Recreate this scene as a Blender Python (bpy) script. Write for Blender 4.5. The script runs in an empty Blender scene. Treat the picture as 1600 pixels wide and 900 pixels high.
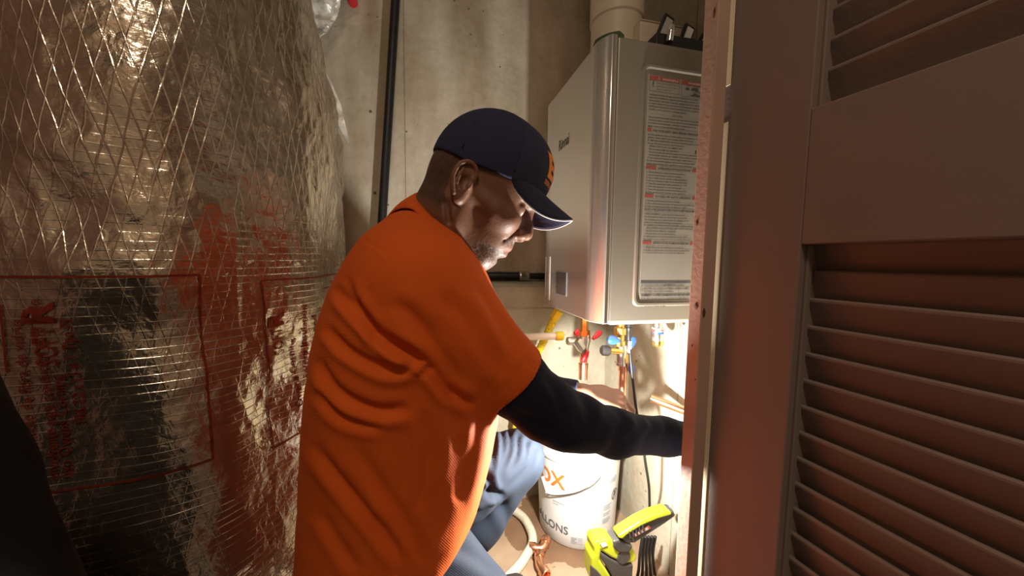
import bpy, bmesh, math, random
import numpy as np
from mathutils import Vector, Matrix
from mathutils.bvhtree import BVHTree

random.seed(7)
rng = np.random.default_rng(7)
scene = bpy.context.scene
if hasattr(scene, 'cycles'): scene.cycles.max_bounces = 9; scene.cycles.diffuse_bounces = 4
COL = scene.collection

# ------------------------------------------------------------------ camera
FPX = 550.0            # focal length in pixels of a 1600 px wide frame (ultra-wide phone lens)
CAM_H = 0.88
_y, _p, _r = math.radians(13.2), math.radians(4.6), 0.012
F = np.array([math.sin(_y)*math.cos(_p), math.cos(_y)*math.cos(_p), -math.sin(_p)])
R0 = np.array([math.cos(_y), -math.sin(_y), 0.0]); U0 = np.cross(R0, F)
R = R0 + _r*U0; R /= np.linalg.norm(R)
U = np.cross(R, F)
C = np.array([0.0, 0.0, CAM_H])
cam_d = bpy.data.cameras.new('camera'); cam = bpy.data.objects.new('camera', cam_d); COL.objects.link(cam)
cam_d.sensor_width = 36.0; cam_d.lens = 36.0*FPX/1600.0; cam_d.clip_start = 0.01
cam.matrix_world = Matrix(((R[0], U[0], -F[0], C[0]), (R[1], U[1], -F[1], C[1]), (R[2], U[2], -F[2], C[2]), (0, 0, 0, 1)))
scene.camera = cam

# ------------------------------------------------------------------ world, lights, exposure
scene.view_settings.view_transform = 'Standard'; scene.view_settings.look = 'None'
scene.view_settings.gamma = 1.0; scene.view_settings.exposure = 0.0
scene.view_settings.use_curve_mapping = False
world = bpy.data.worlds.new('world'); scene.world = world; world.use_nodes = True
world.node_tree.nodes['Background'].inputs[0].default_value = (1.0, 0.86, 0.72, 1)
world.node_tree.nodes['Background'].inputs[1].default_value = 0.16
LED_POWER = 31.0
HALL_POWER = 8.8
LED_POS = Vector((0.338, 0.645, 0.505))       # tip of the small lantern in the right hand
_l = bpy.data.lights.new('lantern_led', 'POINT'); _l.energy = LED_POWER; _l.color = (1.0, 0.97, 0.90); _l.shadow_soft_size = 0.014
_lo = bpy.data.objects.new('lantern_led', _l); COL.objects.link(_lo); _lo.location = LED_POS
_l = bpy.data.lights.new('hall_lamp', 'AREA'); _l.energy = HALL_POWER; _l.color = (1.0, 0.80, 0.60); _l.shape = 'DISK'; _l.size = 0.34
_lo = bpy.data.objects.new('hall_lamp', _l); COL.objects.link(_lo); _lo.location = (-0.15, -0.55, 2.235)

# ------------------------------------------------------------------ helpers
def ray(px, py): return F + R*((px-800.0)/FPX) + U*((450.0-py)/FPX)
def PY(px, py, Y): d = ray(px, py); return C + d*(Y/d[1])
def PX(px, py, X): d = ray(px, py); return C + d*(X/d[0])
def PZ(px, py, Z): d = ray(px, py); return C + d*((Z-CAM_H)/d[2])
def V(a): return Vector((float(a[0]), float(a[1]), float(a[2])))
def to_px(P):
    v = P - C; w = v @ F
    return 800 + FPX*(v @ R)/w, 450 - FPX*(v @ U)/w

MATS = {}
def mat(name, col, rough=0.6, metal=0.0, var=0.0, vscale=20.0, bump=0.0, bscale=60.0, spec=0.5, coat=0.0,
        col2=None, detail=4.0, trans=0.0, alpha=1.0, emit=None, emit_s=0.0, sss=0.0):
    m = bpy.data.materials.new(name); m.use_nodes = True
    nt = m.node_tree; b = nt.nodes['Principled BSDF']
    b.inputs['Base Color'].default_value = (*col, 1); b.inputs['Roughness'].default_value = rough
    b.inputs['Metallic'].default_value = metal; b.inputs['Specular IOR Level'].default_value = spec
    b.inputs['Coat Weight'].default_value = coat; b.inputs['Coat Roughness'].default_value = 0.08
    b.inputs['Transmission Weight'].default_value = trans; b.inputs['Alpha'].default_value = alpha
    if sss: b.inputs['Subsurface Weight'].default_value = sss; b.inputs['Subsurface Radius'].default_value = (0.01, 0.004, 0.002); b.inputs['Subsurface Scale'].default_value = 0.5
    if emit: b.inputs['Emission Color'].default_value = (*emit, 1); b.inputs['Emission Strength'].default_value = emit_s
    tc = nt.nodes.new('ShaderNodeTexCoord')
    if var > 0 or col2:
        n = nt.nodes.new('ShaderNodeTexNoise'); n.inputs['Scale'].default_value = vscale; n.inputs['Detail'].default_value = detail
        nt.links.new(tc.outputs['Object'], n.inputs['Vector'])
        cr = nt.nodes.new('ShaderNodeValToRGB'); cr.color_ramp.elements[0].position = 0.32; cr.color_ramp.elements[1].position = 0.68
        c2 = col2 if col2 else tuple(min(1, c*(1+var)) for c in col)
        c1 = col if col2 else tuple(c*(1-var) for c in col)
        cr.color_ramp.elements[0].color = (*c1, 1); cr.color_ramp.elements[1].color = (*c2, 1)
        nt.links.new(n.outputs['Fac'], cr.inputs['Fac']); nt.links.new(cr.outputs['Color'], b.inputs['Base Color'])
    if bump > 0:
        n = nt.nodes.new('ShaderNodeTexNoise'); n.inputs['Scale'].default_value = bscale; n.inputs['Detail'].default_value = 5
        nt.links.new(tc.outputs['Object'], n.inputs['Vector'])
        bp = nt.nodes.new('ShaderNodeBump'); bp.inputs['Strength'].default_value = bump; bp.inputs['Distance'].default_value = 0.004
        nt.links.new(n.outputs['Fac'], bp.inputs['Height']); nt.links.new(bp.outputs['Normal'], b.inputs['Normal'])
    MATS[name] = m
    return m

def link_mesh(name, me, m=None, parent=None, smooth=False, loc=None):
    o = bpy.data.objects.new(name, me); COL.objects.link(o)
    if m is not None: me.materials.append(m if not isinstance(m, str) else MATS[m])
    if smooth:
        me.polygons.foreach_set('use_smooth', [True]*len(me.polygons)); me.update()
    if parent is not None: o.parent = parent; o.matrix_parent_inverse = parent.matrix_world.inverted()
    return o
def obj(name, bm, m=None, parent=None, smooth=False, bevel=0.0, auto=None):
    bmesh.ops.recalc_face_normals(bm, faces=bm.faces)
    me = bpy.data.meshes.new(name); bm.to_mesh(me); bm.free()
    o = link_mesh(name, me, m, parent, smooth or auto is not None)
    if auto is not None: set_sharp(me, auto)
    if bevel > 0:
        md = o.modifiers.new('bevel', 'BEVEL'); md.width = bevel; md.segments = 2; md.limit_method = 'ANGLE'; md.angle_limit = math.radians(35)
        md.harden_normals = False
    return o
def set_sharp(me, deg):
    bm = bmesh.new(); bm.from_mesh(me)
    for e in bm.edges:
        if len(e.link_faces) == 2 and e.calc_face_angle(0) > math.radians(deg): e.smooth = False
    bm.to_mesh(me); bm.free()
def from_np(name, verts, faces, m=None, parent=None, smooth=True):
    me = bpy.data.meshes.new(name); me.from_pydata([tuple(map(float, v)) for v in verts], [], [tuple(map(int, f)) for f in faces]); me.update()
    return link_mesh(name, me, m, parent, smooth)
def thing(name, label, cat, loc, group=None):
    o = bpy.data.objects.new(name, None); COL.objects.link(o); o.empty_display_size = 0.05
    o.location = V(loc); o['label'] = label; o['category'] = cat
    if group: o['group'] = group
    o.matrix_world = Matrix.Translation(V(loc))
    return o
def tag(o, label, cat, group=None):
    o['label'] = label; o['category'] = cat
    if group: o['group'] = group
    return o
def struct(o, label=None):
    o['kind'] = 'structure'
    if label: o['label'] = label
    return o

def box(bm, lo, hi, M=None):
    vs = [bm.verts.new(Vector((x, y, z)) if M is None else M @ Vector((x, y, z))) for x in (lo[0], hi[0]) for y in (lo[1], hi[1]) for z in (lo[2], hi[2])]
    for f in ((0, 1, 3, 2), (4, 6, 7, 5), (0, 4, 5, 1), (2, 3, 7, 6), (0, 2, 6, 4), (1, 5, 7, 3)): bm.faces.new([vs[i] for i in f])
def boxbm(lo, hi, M=None): bm = bmesh.new(); box(bm, lo, hi, M); return bm
def frame_of(d):
    d = Vector(d).normalized(); a = Vector((0, 0, 1)) if abs(d.z) < 0.9 else Vector((1, 0, 0))
    u = d.cross(a).normalized(); return d, u, d.cross(u).normalized()
def tube(bm, pts, r, seg=14, caps=True, radii=None):
    pts = [V(p) for p in pts]; n = len(pts); rings = []
    d, u, w = frame_of(pts[1]-pts[0])
    for i in range(n):
        t = (pts[min(i+1, n-1)]-pts[max(i-1, 0)]).normalized()
        u = (u - t*u.dot(t)).normalized(); w = t.cross(u)
        rr = radii[i] if radii else r
        rings.append([bm.verts.new(pts[i]+(u*math.cos(a)+w*math.sin(a))*rr) for a in [2*math.pi*k/seg for k in range(seg)]])
    for i in range(n-1):
        for k in range(seg): bm.faces.new((rings[i][k], rings[i][(k+1) % seg], rings[i+1][(k+1) % seg], rings[i+1][k]))
    if caps: bm.faces.new(rings[0][::-1]); bm.faces.new(rings[-1])
def tubebm(pts, r, seg=14, caps=True, radii=None): bm = bmesh.new(); tube(bm, pts, r, seg, caps, radii); return bm
def lathe(bm, base, axis, prof, seg=32, close=False):
    """prof: list of (distance along axis, radius)"""
    d, u, w = frame_of(axis); base = V(base); rings = []
    for h, r in prof:
        if r < 1e-6: rings.append([bm.verts.new(base+d*h)])
        else: rings.append([bm.verts.new(base+d*h+(u*math.cos(a)+w*math.sin(a))*r) for a in [2*math.pi*k/seg for k in range(seg)]])
    for A, B in zip(rings, rings[1:]):
        for k in range(seg):
            k2 = (k+1) % seg
            if len(A) == 1 and len(B) == 1: continue
            if len(A) == 1: bm.faces.new((A[0], B[k2], B[k]))
            elif len(B) == 1: bm.faces.new((A[k], A[k2], B[0]))
            else: bm.faces.new((A[k], A[k2], B[k2], B[k]))
def lathebm(base, axis, prof, seg=32): bm = bmesh.new(); lathe(bm, base, axis, prof, seg); return bm
def smooth_path(pts, n=8):
    pts = [np.array(p, float) for p in pts]; out = []
    for i in range(len(pts)-1):
        p0 = pts[max(i-1, 0)]; p1 = pts[i]; p2 = pts[i+1]; p3 = pts[min(i+2, len(pts)-1)]
        for k in range(n):
            t = k/n
            out.append(0.5*((2*p1)+(-p0+p2)*t+(2*p0-5*p1+4*p2-p3)*t*t+(-p0+3*p1-3*p2+p3)*t**3))
    out.append(pts[-1]); return out
def text_mesh(body, size=1.0, width=None, align='LEFT', res=2, bold=0.0, shear=0.0):
    """returns verts (N,2) and faces of flat lettering"""
    cu = bpy.data.curves.new('lettering', 'FONT'); cu.body = body; cu.size = size; cu.resolution_u = res; cu.align_x = align; cu.offset = bold; cu.shear = shear
    o = bpy.data.objects.new('lettering', cu); COL.objects.link(o)
    dg = bpy.context.evaluated_depsgraph_get(); dg.update()
    me = o.evaluated_get(dg).to_mesh()
    v = np.array([(p.co.x, p.co.y) for p in me.vertices]).reshape(-1, 2); f = [tuple(p.vertices) for p in me.polygons]
    o.evaluated_get(dg).to_mesh_clear(); bpy.data.objects.remove(o); bpy.data.curves.remove(cu)
    if width and len(v):
        v[:, 0] *= width/max(1e-6, v[:, 0].max()-min(0, v[:, 0].min()))
    return v, f
def refine(verts, faces, maxlen):
    bm = bmesh.new(); vs = [bm.verts.new((p[0], p[1], 0)) for p in verts]
    for f in faces:
        try: bm.faces.new([vs[i] for i in f])
        except ValueError: pass
    bmesh.ops.triangulate(bm, faces=bm.faces)
    for _ in range(4):
        es = [e for e in bm.edges if e.calc_length() > maxlen]
        if not es: break
        bmesh.ops.subdivide_edges(bm, edges=es, cuts=1)
        bmesh.ops.triangulate(bm, faces=[f for f in bm.faces if len(f.verts) > 3])
    bm.verts.index_update()
    v = np.array([(p.co.x, p.co.y) for p in bm.verts]); f = [tuple(q.index for q in fa.verts) for fa in bm.faces]; bm.free()
    return v, f
class Flat:
    """collects flat print (lettering, bars) in a 2D plane"""
    def __init__(s): s.v = []; s.f = []; s.n = 0
    def add(s, v, f):
        s.v.append(np.asarray(v)); s.f += [tuple(i+s.n for i in q) for q in f]; s.n += len(v)
    def rect(s, x0, y0, x1, y1): s.add([(x0, y0), (x1, y0), (x1, y1), (x0, y1)], [(0, 1, 2, 3)])
    def text(s, body, x, y, size, width=None, align='LEFT', bold=0.0, res=1):
        v, f = text_mesh(body, size, width, align, res, bold)
        if len(v): s.add(v+np.array([x, y]), f)
    def build(s, name, m, parent, fn):
        v = np.concatenate(s.v); return from_np(name, fn(v), s.f, m, parent, smooth=False)

# ------------------------------------------------------------------ materials
def concrete(name, c1, c2, c3, seam_axis=None):
    m = bpy.data.materials.new(name); m.use_nodes = True; nt = m.node_tree; b = nt.nodes['Principled BSDF']; L = nt.links.new
    b.inputs['Roughness'].default_value = 0.88; b.inputs['Specular IOR Level'].default_value = 0.25
    tc = nt.nodes.new('ShaderNodeTexCoord')
    mp = nt.nodes.new('ShaderNodeMapping'); mp.inputs['Scale'].default_value = (1, 1, 0.22); L(tc.outputs['Object'], mp.inputs['Vector'])
    n1 = nt.nodes.new('ShaderNodeTexNoise'); n1.inputs['Scale'].default_value = 6.5; n1.inputs['Detail'].default_value = 7; L(mp.outputs[0], n1.inputs['Vector'])
    cr = nt.nodes.new('ShaderNodeValToRGB'); cr.color_ramp.elements[0].position = 0.3; cr.color_ramp.elements[1].position = 0.66
    cr.color_ramp.elements[0].color = (*c1, 1); cr.color_ramp.elements[1].color = (*c2, 1); L(n1.outputs['Fac'], cr.inputs['Fac'])
    n2 = nt.nodes.new('ShaderNodeTexNoise'); n2.inputs['Scale'].default_value = 16; n2.inputs['Detail'].default_value = 8; n2.inputs['Roughness'].default_value = 0.7; L(tc.outputs['Object'], n2.inputs['Vector'])
    mx = nt.nodes.new('ShaderNodeMixRGB'); mx.blend_type = 'MULTIPLY'; mx.inputs[0].default_value = 0.5
    cr2 = nt.nodes.new('ShaderNodeValToRGB'); cr2.color_ramp.elements[0].position = 0.3; cr2.color_ramp.elements[1].position = 0.62
    cr2.color_ramp.elements[0].color = (0.62, 0.56, 0.46, 1); cr2.color_ramp.elements[1].color = (1, 1, 1, 1); L(n2.outputs['Fac'], cr2.inputs['Fac'])
    L(cr.outputs[0], mx.inputs[1]); L(cr2.outputs[0], mx.inputs[2])
    # bug holes: small dark pits
    vo = nt.nodes.new('ShaderNodeTexVoronoi'); vo.inputs['Scale'].default_value = 26; L(tc.outputs['Object'], vo.inputs['Vector'])
    n3 = nt.nodes.new('ShaderNodeTexNoise'); n3.inputs['Scale'].default_value = 7; L(tc.outputs['Object'], n3.inputs['Vector'])
    ma = nt.nodes.new('ShaderNodeMath'); ma.operation = 'MULTIPLY_ADD'; ma.inputs[1].default_value = -0.45; ma.inputs[2].default_value = 0.28; L(n3.outputs['Fac'], ma.inputs[0])
    lt = nt.nodes.new('ShaderNodeMath'); lt.operation = 'LESS_THAN'; L(vo.outputs['Distance'], lt.inputs[0]); L(ma.outputs[0], lt.inputs[1])
    mx2 = nt.nodes.new('ShaderNodeMixRGB'); mx2.inputs[2].default_value = (*c3, 1); L(lt.outputs[0], mx2.inputs[0]); L(mx.outputs[0], mx2.inputs[1])
    L(mx2.outputs[0], b.inputs['Base Color'])
    n4 = nt.nodes.new('ShaderNodeTexNoise'); n4.inputs['Scale'].default_value = 45; n4.inputs['Detail'].default_value = 8; L(tc.outputs['Object'], n4.inputs['Vector'])
    sb = nt.nodes.new('ShaderNodeMath'); sb.operation = 'SUBTRACT'; L(n4.outputs['Fac'], sb.inputs[0]); L(lt.outputs[0], sb.inputs[1])
    bp = nt.nodes.new('ShaderNodeBump'); bp.inputs['Strength'].default_value = 0.45; bp.inputs['Distance'].default_value = 0.006; L(sb.outputs[0], bp.inputs['Height']); L(bp.outputs[0], b.inputs['Normal'])
    MATS[name] = m
concrete('concrete', (0.37, 0.29, 0.185), (0.68, 0.62, 0.50), (0.16, 0.12, 0.08))
concrete('concrete_pale', (0.35, 0.31, 0.23), (0.52, 0.48, 0.38), (0.15, 0.13, 0.10))

def floor_material():
    m = bpy.data.materials.new('floor_concrete'); m.use_nodes = True; nt = m.node_tree; b = nt.nodes['Principled BSDF']; L = nt.links.new
    tc = nt.nodes.new('ShaderNodeTexCoord')
    n1 = nt.nodes.new('ShaderNodeTexNoise'); n1.inputs['Scale'].default_value = 9; n1.inputs['Detail'].default_value = 7; L(tc.outputs['Object'], n1.inputs['Vector'])
    cr = nt.nodes.new('ShaderNodeValToRGB'); cr.color_ramp.elements[0].color = (0.27, 0.175, 0.105, 1); cr.color_ramp.elements[1].color = (0.41, 0.285, 0.185, 1)
    cr.color_ramp.elements[0].position = 0.3; cr.color_ramp.elements[1].position = 0.7; L(n1.outputs['Fac'], cr.inputs['Fac'])
    # water stain spread round the bucket foot
    mp = nt.nodes.new('ShaderNodeMapping'); mp.inputs['Location'].default_value = (-0.42, -1.04, 0); L(tc.outputs['Object'], mp.inputs['Vector'])
    ln = nt.nodes.new('ShaderNodeVectorMath'); ln.operation = 'LENGTH'; L(mp.outputs[0], ln.inputs[0])
    n2 = nt.nodes.new('ShaderNodeTexNoise'); n2.inputs['Scale'].default_value = 14; n2.inputs['Detail'].default_value = 4; L(tc.outputs['Object'], n2.inputs['Vector'])
    ad = nt.nodes.new('ShaderNodeMath'); ad.operation = 'MULTIPLY_ADD'; ad.inputs[1].default_value = 0.13; L(n2.outputs['Fac'], ad.inputs[0]); L(ln.outputs['Value'], ad.inputs[2])
    st = nt.nodes.new('ShaderNodeMath'); st.operation = 'LESS_THAN'; st.inputs[1].default_value = 0.235; L(ad.outputs[0], st.inputs[0])
    mx = nt.nodes.new('ShaderNodeMixRGB'); mx.blend_type = 'MULTIPLY'; mx.inputs[2].default_value = (0.52, 0.42, 0.34, 1)
    L(st.outputs[0], mx.inputs[0]); L(cr.outputs[0], mx.inputs[1]); L(mx.outputs[0], b.inputs['Base Color'])
    b.inputs['Roughness'].default_value = 0.75
    bp = nt.nodes.new('ShaderNodeBump'); bp.inputs['Strength'].default_value = 0.25; bp.inputs['Distance'].default_value = 0.004; L(n1.outputs['Fac'], bp.inputs['Height']); L(bp.outputs[0], b.inputs['Normal'])
    MATS['floor_concrete'] = m
floor_material()

def foil_material():
    """crinkled aluminium facing with a scrim of reinforcing threads; UV in metres along / up the wrap"""
    m = bpy.data.materials.new('foil'); m.use_nodes = True; nt = m.node_tree; b = nt.nodes['Principled BSDF']; L = nt.links.new
    b.inputs['Metallic'].default_value = 0.93
    uv = nt.nodes.new('ShaderNodeUVMap'); sp = nt.nodes.new('ShaderNodeSeparateXYZ')
    nz = nt.nodes.new('ShaderNodeTexNoise'); nz.inputs['Scale'].default_value = 7; nz.inputs['Detail'].default_value = 3; L(uv.outputs[0], nz.inputs['Vector'])
    dv = nt.nodes.new('ShaderNodeVectorMath'); dv.operation = 'MULTIPLY_ADD'; dv.inputs[1].default_value = (0.010, 0.010, 0); L(nz.outputs['Color'], dv.inputs[0]); L(uv.outputs[0], dv.inputs[2])
    L(dv.outputs[0], sp.inputs[0])
    def math2(op, a, bb, c=None):
        n = nt.nodes.new('ShaderNodeMath'); n.operation = op
        for i, q in enumerate((a, bb, c)):
            if q is None: continue
            if isinstance(q, (int, float)): n.inputs[i].default_value = q
            else: L(q, n.inputs[i])
        return n.outputs[0]
    def lines(ku, kv, width):
        s = math2('MULTIPLY_ADD', sp.outputs[1], kv, math2('MULTIPLY', sp.outputs[0], ku))
        fr = math2('ABSOLUTE', math2('SUBTRACT', math2('FRACT', s, 0), 0.5), 0)
        return math2('SMOOTH_MAX', math2('MULTIPLY_ADD', fr, -1.0/width, 1.0), 0.0, 0.1)
    A = lines(50.0, 12.0, 0.06); B = lines(50.0, -12.0, 0.06); Hh = lines(0.0, 78.0, 0.08)
    vr_ = nt.nodes.new('ShaderNodeMapRange'); vr_.inputs['From Min'].default_value = 0.70; vr_.inputs['From Max'].default_value = 1.02; L(sp.outputs[1], vr_.inputs['Value'])
    mn = nt.nodes.new('ShaderNodeTexNoise'); mn.inputs['Scale'].default_value = 9; mn.inputs['Detail'].default_value = 4; L(uv.outputs[0], mn.inputs['Vector'])
    mr = nt.nodes.new('ShaderNodeMapRange'); mr.inputs['From Min'].default_value = 0.38; mr.inputs['From Max'].default_value = 0.62; mr.inputs['To Min'].default_value = 0.25; L(mn.outputs['Fac'], mr.inputs['Value'])
    wd = math2('MULTIPLY_ADD', vr_.outputs[0], 0.72, 0.28); wh = math2('MULTIPLY_ADD', vr_.outputs[0], -0.55, 0.85)
    D = math2('MULTIPLY', math2('MAXIMUM', math2('MULTIPLY', math2('MAXIMUM', A, B), wd), math2('MULTIPLY', Hh, wh)), mr.outputs[0])
    # crinkles
    v1 = nt.nodes.new('ShaderNodeTexVoronoi'); v1.feature = 'F1'; v1.inputs['Scale'].default_value = 55; v1.inputs['Randomness'].default_value = 1.0; L(dv.outputs[0], v1.inputs['Vector'])
    v2 = nt.nodes.new('ShaderNodeTexNoise'); v2.inputs['Scale'].default_value = 90; v2.inputs['Detail'].default_value = 4; v2.noise_type = 'RIDGED_MULTIFRACTAL' if hasattr(v2, 'noise_type') else None; L(uv.outputs[0], v2.inputs['Vector'])
    v3 = nt.nodes.new('ShaderNodeTexNoise'); v3.inputs['Scale'].default_value = 16; v3.inputs['Detail'].default_value = 6; v3.inputs['Roughness'].default_value = 0.6; L(uv.outputs[0], v3.inputs['Vector'])
    h = math2('MULTIPLY', v1.outputs['Distance'], 0.55)
    v4 = nt.nodes.new('ShaderNodeTexNoise'); v4.inputs['Scale'].default_value = 42; v4.inputs['Detail'].default_value = 3; v4.inputs['Distortion'].default_value = 1.2; L(uv.outputs[0], v4.inputs['Vector'])
    h = math2('MULTIPLY_ADD', v3.outputs['Fac'], 1.6, h); h = math2('MULTIPLY_ADD', v4.outputs['Fac'], 0.9, h)
    h = math2('MULTIPLY_ADD', v2.outputs['Fac'], 0.16, h)
    h = math2('MULTIPLY_ADD', D, 0.42, h)
    bp = nt.nodes.new('ShaderNodeBump'); bp.inputs['Strength'].default_value = 0.55; bp.inputs['Distance'].default_value = 0.0035; L(h, bp.inputs['Height']); L(bp.outputs[0], b.inputs['Normal'])
    mx = nt.nodes.new('ShaderNodeMixRGB'); mx.inputs[1].default_value = (0.70, 0.63, 0.53, 1); mx.inputs[2].default_value = (0.88, 0.82, 0.73, 1)
    L(D, mx.inputs[0]); L(mx.outputs[0], b.inputs['Base Color'])
    rg = math2('MULTIPLY_ADD', v3.outputs['Fac'], 0.16, 0.15); rg = math2('MULTIPLY_ADD', D, 0.12, rg); L(rg, b.inputs['Roughness'])
    MATS['foil'] = m
foil_material()

def weave(name, col, rough=0.9, scale=900.0, bump=0.25, var=0.10, sheen=0.2):
    m = mat(name, col, rough, var=var, vscale=9.0, spec=0.2); nt = m.node_tree; b = nt.nodes['Principled BSDF']; L = nt.links.new
    b.inputs['Sheen Weight'].default_value = sheen; b.inputs['Sheen Tint'].default_value = (*[min(1, c*1.5+0.05) for c in col], 1)
    tc = nt.nodes.new('ShaderNodeTexCoord'); wv = nt.nodes.new('ShaderNodeTexWave'); wv.inputs['Scale'].default_value = scale/6.3; wv.inputs['Distortion'].default_value = 0.5; wv.bands_direction = 'DIAGONAL'
    L(tc.outputs['Object'], wv.inputs['Vector']); n = nt.nodes.new('ShaderNodeTexNoise'); n.inputs['Scale'].default_value = 160; L(tc.outputs['Object'], n.inputs['Vector'])
    a = nt.nodes.new('ShaderNodeMath'); a.operation = 'MULTIPLY_ADD'; a.inputs[1].default_value = 0.4; L(wv.outputs['Fac'], a.inputs[0]); L(n.outputs['Fac'], a.inputs[2])
    bp = nt.nodes.new('ShaderNodeBump'); bp.inputs['Strength'].default_value = bump; bp.inputs['Distance'].default_value = 0.001; L(a.outputs[0], bp.inputs['Height']); L(bp.outputs[0], b.inputs['Normal'])
    return m
weave('orange_twill', (0.64, 0.105, 0.012), 0.85, var=0.05, sheen=0.12)
weave('navy_knit', (0.010, 0.012, 0.026), 0.9, var=0.12, sheen=0.06)
weave('navy_trouser', (0.017, 0.023, 0.036), 0.85, var=0.10, sheen=0.12)
weave('cap_mesh', (0.026, 0.029, 0.064), 0.85, scale=2600, bump=0.6, var=0.10, sheen=0.2)
weave('cap_cloth', (0.027, 0.029, 0.058), 0.85, var=0.12, sheen=0.2)
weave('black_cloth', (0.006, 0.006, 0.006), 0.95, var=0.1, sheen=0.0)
mat('orange_thread', (0.85, 0.26, 0.02), 0.7, bump=0.3, bscale=700)
mat('grey_piping', (0.55, 0.55, 0.55), 0.7, var=0.05)
mat('door_paint', (0.215, 0.162, 0.138), 0.55, var=0.07, vscale=5, bump=0.08, bscale=240)  # brown colour carries the low light that falls on a pale door
mat('jamb_paint', (0.43, 0.285, 0.215), 0.55, var=0.08, vscale=7, bump=0.12, bscale=120)  # pink tone of light bounced off the shirt is put into this colour
mat('painted_gap_light', (0.86, 0.74, 0.52), 0.6, var=0.10, vscale=6)  # cream colour stands in for light slipping through the hinge gap
mat('knot', (0.12, 0.055, 0.03), 0.7, var=0.2)
mat('red_ink', (0.30, 0.045, 0.025), 0.42, metal=0.5, var=0.2, vscale=60)
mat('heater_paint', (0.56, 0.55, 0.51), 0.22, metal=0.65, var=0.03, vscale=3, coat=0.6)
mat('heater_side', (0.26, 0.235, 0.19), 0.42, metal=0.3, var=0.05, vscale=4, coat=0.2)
mat('seam_dark', (0.02, 0.018, 0.015), 0.8, var=0.1)
mat('decal', (0.62, 0.60, 0.54), 0.5, var=0.03)
mat('decal_paper', (0.30, 0.28, 0.235), 0.5, var=0.04)
mat('ink_grey', (0.075, 0.07, 0.062), 0.7, var=0.1)
mat('ink_red', (0.34, 0.07, 0.05), 0.6, var=0.1)
mat('ink_orange', (0.66, 0.17, 0.02), 0.6, var=0.08, vscale=40)
mat('ink_dark', (0.09, 0.10, 0.12), 0.6, var=0.1)
mat('ink_soft', (0.42, 0.44, 0.47), 0.6, var=0.1)
mat('glass_dark', (0.10, 0.11, 0.12), 0.12, var=0.2, vscale=18, coat=0.6)
mat('vent_plastic', (0.66, 0.58, 0.46), 0.5, var=0.05, vscale=6)
mat('green_gasket', (0.05, 0.10, 0.04), 0.7, var=0.1)
mat('cream_plastic', (0.66, 0.56, 0.44), 0.55, var=0.06)
mat('black_metal', (0.012, 0.012, 0.012), 0.42, var=0.3, vscale=30, bump=0.15, bscale=200)
mat('black_rubber', (0.012, 0.012, 0.012), 0.5, var=0.2)
mat('chrome', (0.78, 0.78, 0.76), 0.22, metal=1.0, var=0.05)
mat('nickel', (0.62, 0.60, 0.55), 0.35, metal=1.0, var=0.1, vscale=60)
mat('brass', (0.72, 0.50, 0.16), 0.3, metal=1.0, var=0.12, vscale=60)
mat('copper', (0.78, 0.40, 0.24), 0.3, metal=1.0, var=0.15, vscale=40)
mat('red_handle', (0.62, 0.02, 0.03), 0.35, var=0.06)
mat('blue_handle', (0.03, 0.10, 0.42), 0.35, var=0.06)
mat('yellow_hose', (0.80, 0.58, 0.02), 0.4, var=0.05)
mat('white_pipe', (0.78, 0.74, 0.62), 0.4, var=0.04)
mat('bucket_plastic', (0.66, 0.66, 0.64), 0.35, var=0.03, vscale=5, sss=0.0)
mat('wire', (0.25, 0.24, 0.22), 0.35, metal=1.0, var=0.1)
mat('clear_hose', (0.62, 0.55, 0.42), 0.28, var=0.08, vscale=60, bump=0.5, bscale=420)
mat('lime_plastic', (0.43, 0.50, 0.015), 0.4, var=0.05)
mat('dark_plastic', (0.045, 0.042, 0.040), 0.5, var=0.15, bump=0.1, bscale=300)
mat('led', (0.9, 0.9, 0.85), 0.3, var=0.02, emit=(1, 0.97, 0.9), emit_s=40.0)
mat('lamp_glass', (0.9, 0.86, 0.8), 0.4, var=0.02, emit=(1, 0.82, 0.6), emit_s=6.0)
mat('hall_paint', (0.50, 0.40, 0.30), 0.85, var=0.04, vscale=3)
mat('hall_maroon', (0.24, 0.13, 0.105), 0.8, var=0.06, vscale=3)
mat('ceiling_paint', (0.45, 0.38, 0.30), 0.9, var=0.06, vscale=3)
mat('torn_foil', (0.80, 0.80, 0.74), 0.4, metal=0.3, var=0.2, vscale=40, bump=0.6, bscale=60)
mat('boot_leather', (0.03, 0.022, 0.018), 0.6, var=0.2, bump=0.2, bscale=90)
mat('eye_white', (0.62, 0.55, 0.48), 0.25, var=0.05)

# ------------------------------------------------------------------ the setting
mat('hall_carpet', (0.075, 0.05, 0.036), 0.95, var=0.15, vscale=40, bump=0.4, bscale=300)
struct(obj('floor_hall', boxbm((-1.4, -1.2, -0.1), (1.05, 0.415, 0.0)), 'hall_carpet'))
struct(obj('floor', boxbm((-1.4, 0.415, -0.1), (1.05, 1.5, 0.0)), 'floor_concrete'), 'tan concrete floor with a damp stain around the bucket')
struct(obj('ceiling', boxbm((-1.4, -1.2, 2.3), (1.05, 1.5, 2.4)), 'ceiling_paint'))
bm = bmesh.new()
box(bm, (-1.3, 1.40, 0.0), (-0.0885, 1.5, 2.3)); box(bm, (-0.0845, 1.40, 0.0), (0.75, 1.5, 2.3)); box(bm, (-0.09, 1.404, 0.0), (-0.083, 1.49, 2.3))
struct(obj('wall_back', bm, 'concrete'), 'stained poured concrete back wall with a vertical form seam')
bm = bmesh.new()
prof = [(1.39, 0.0), (1.39, 0.795), (1.225, 0.792), (1.205, 0.782), (1.20, 0.765), (1.20, 0.715), (1.204, 0.712), (1.204, 0.708), (1.20, 0.705), (1.20, 0.0)]
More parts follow.
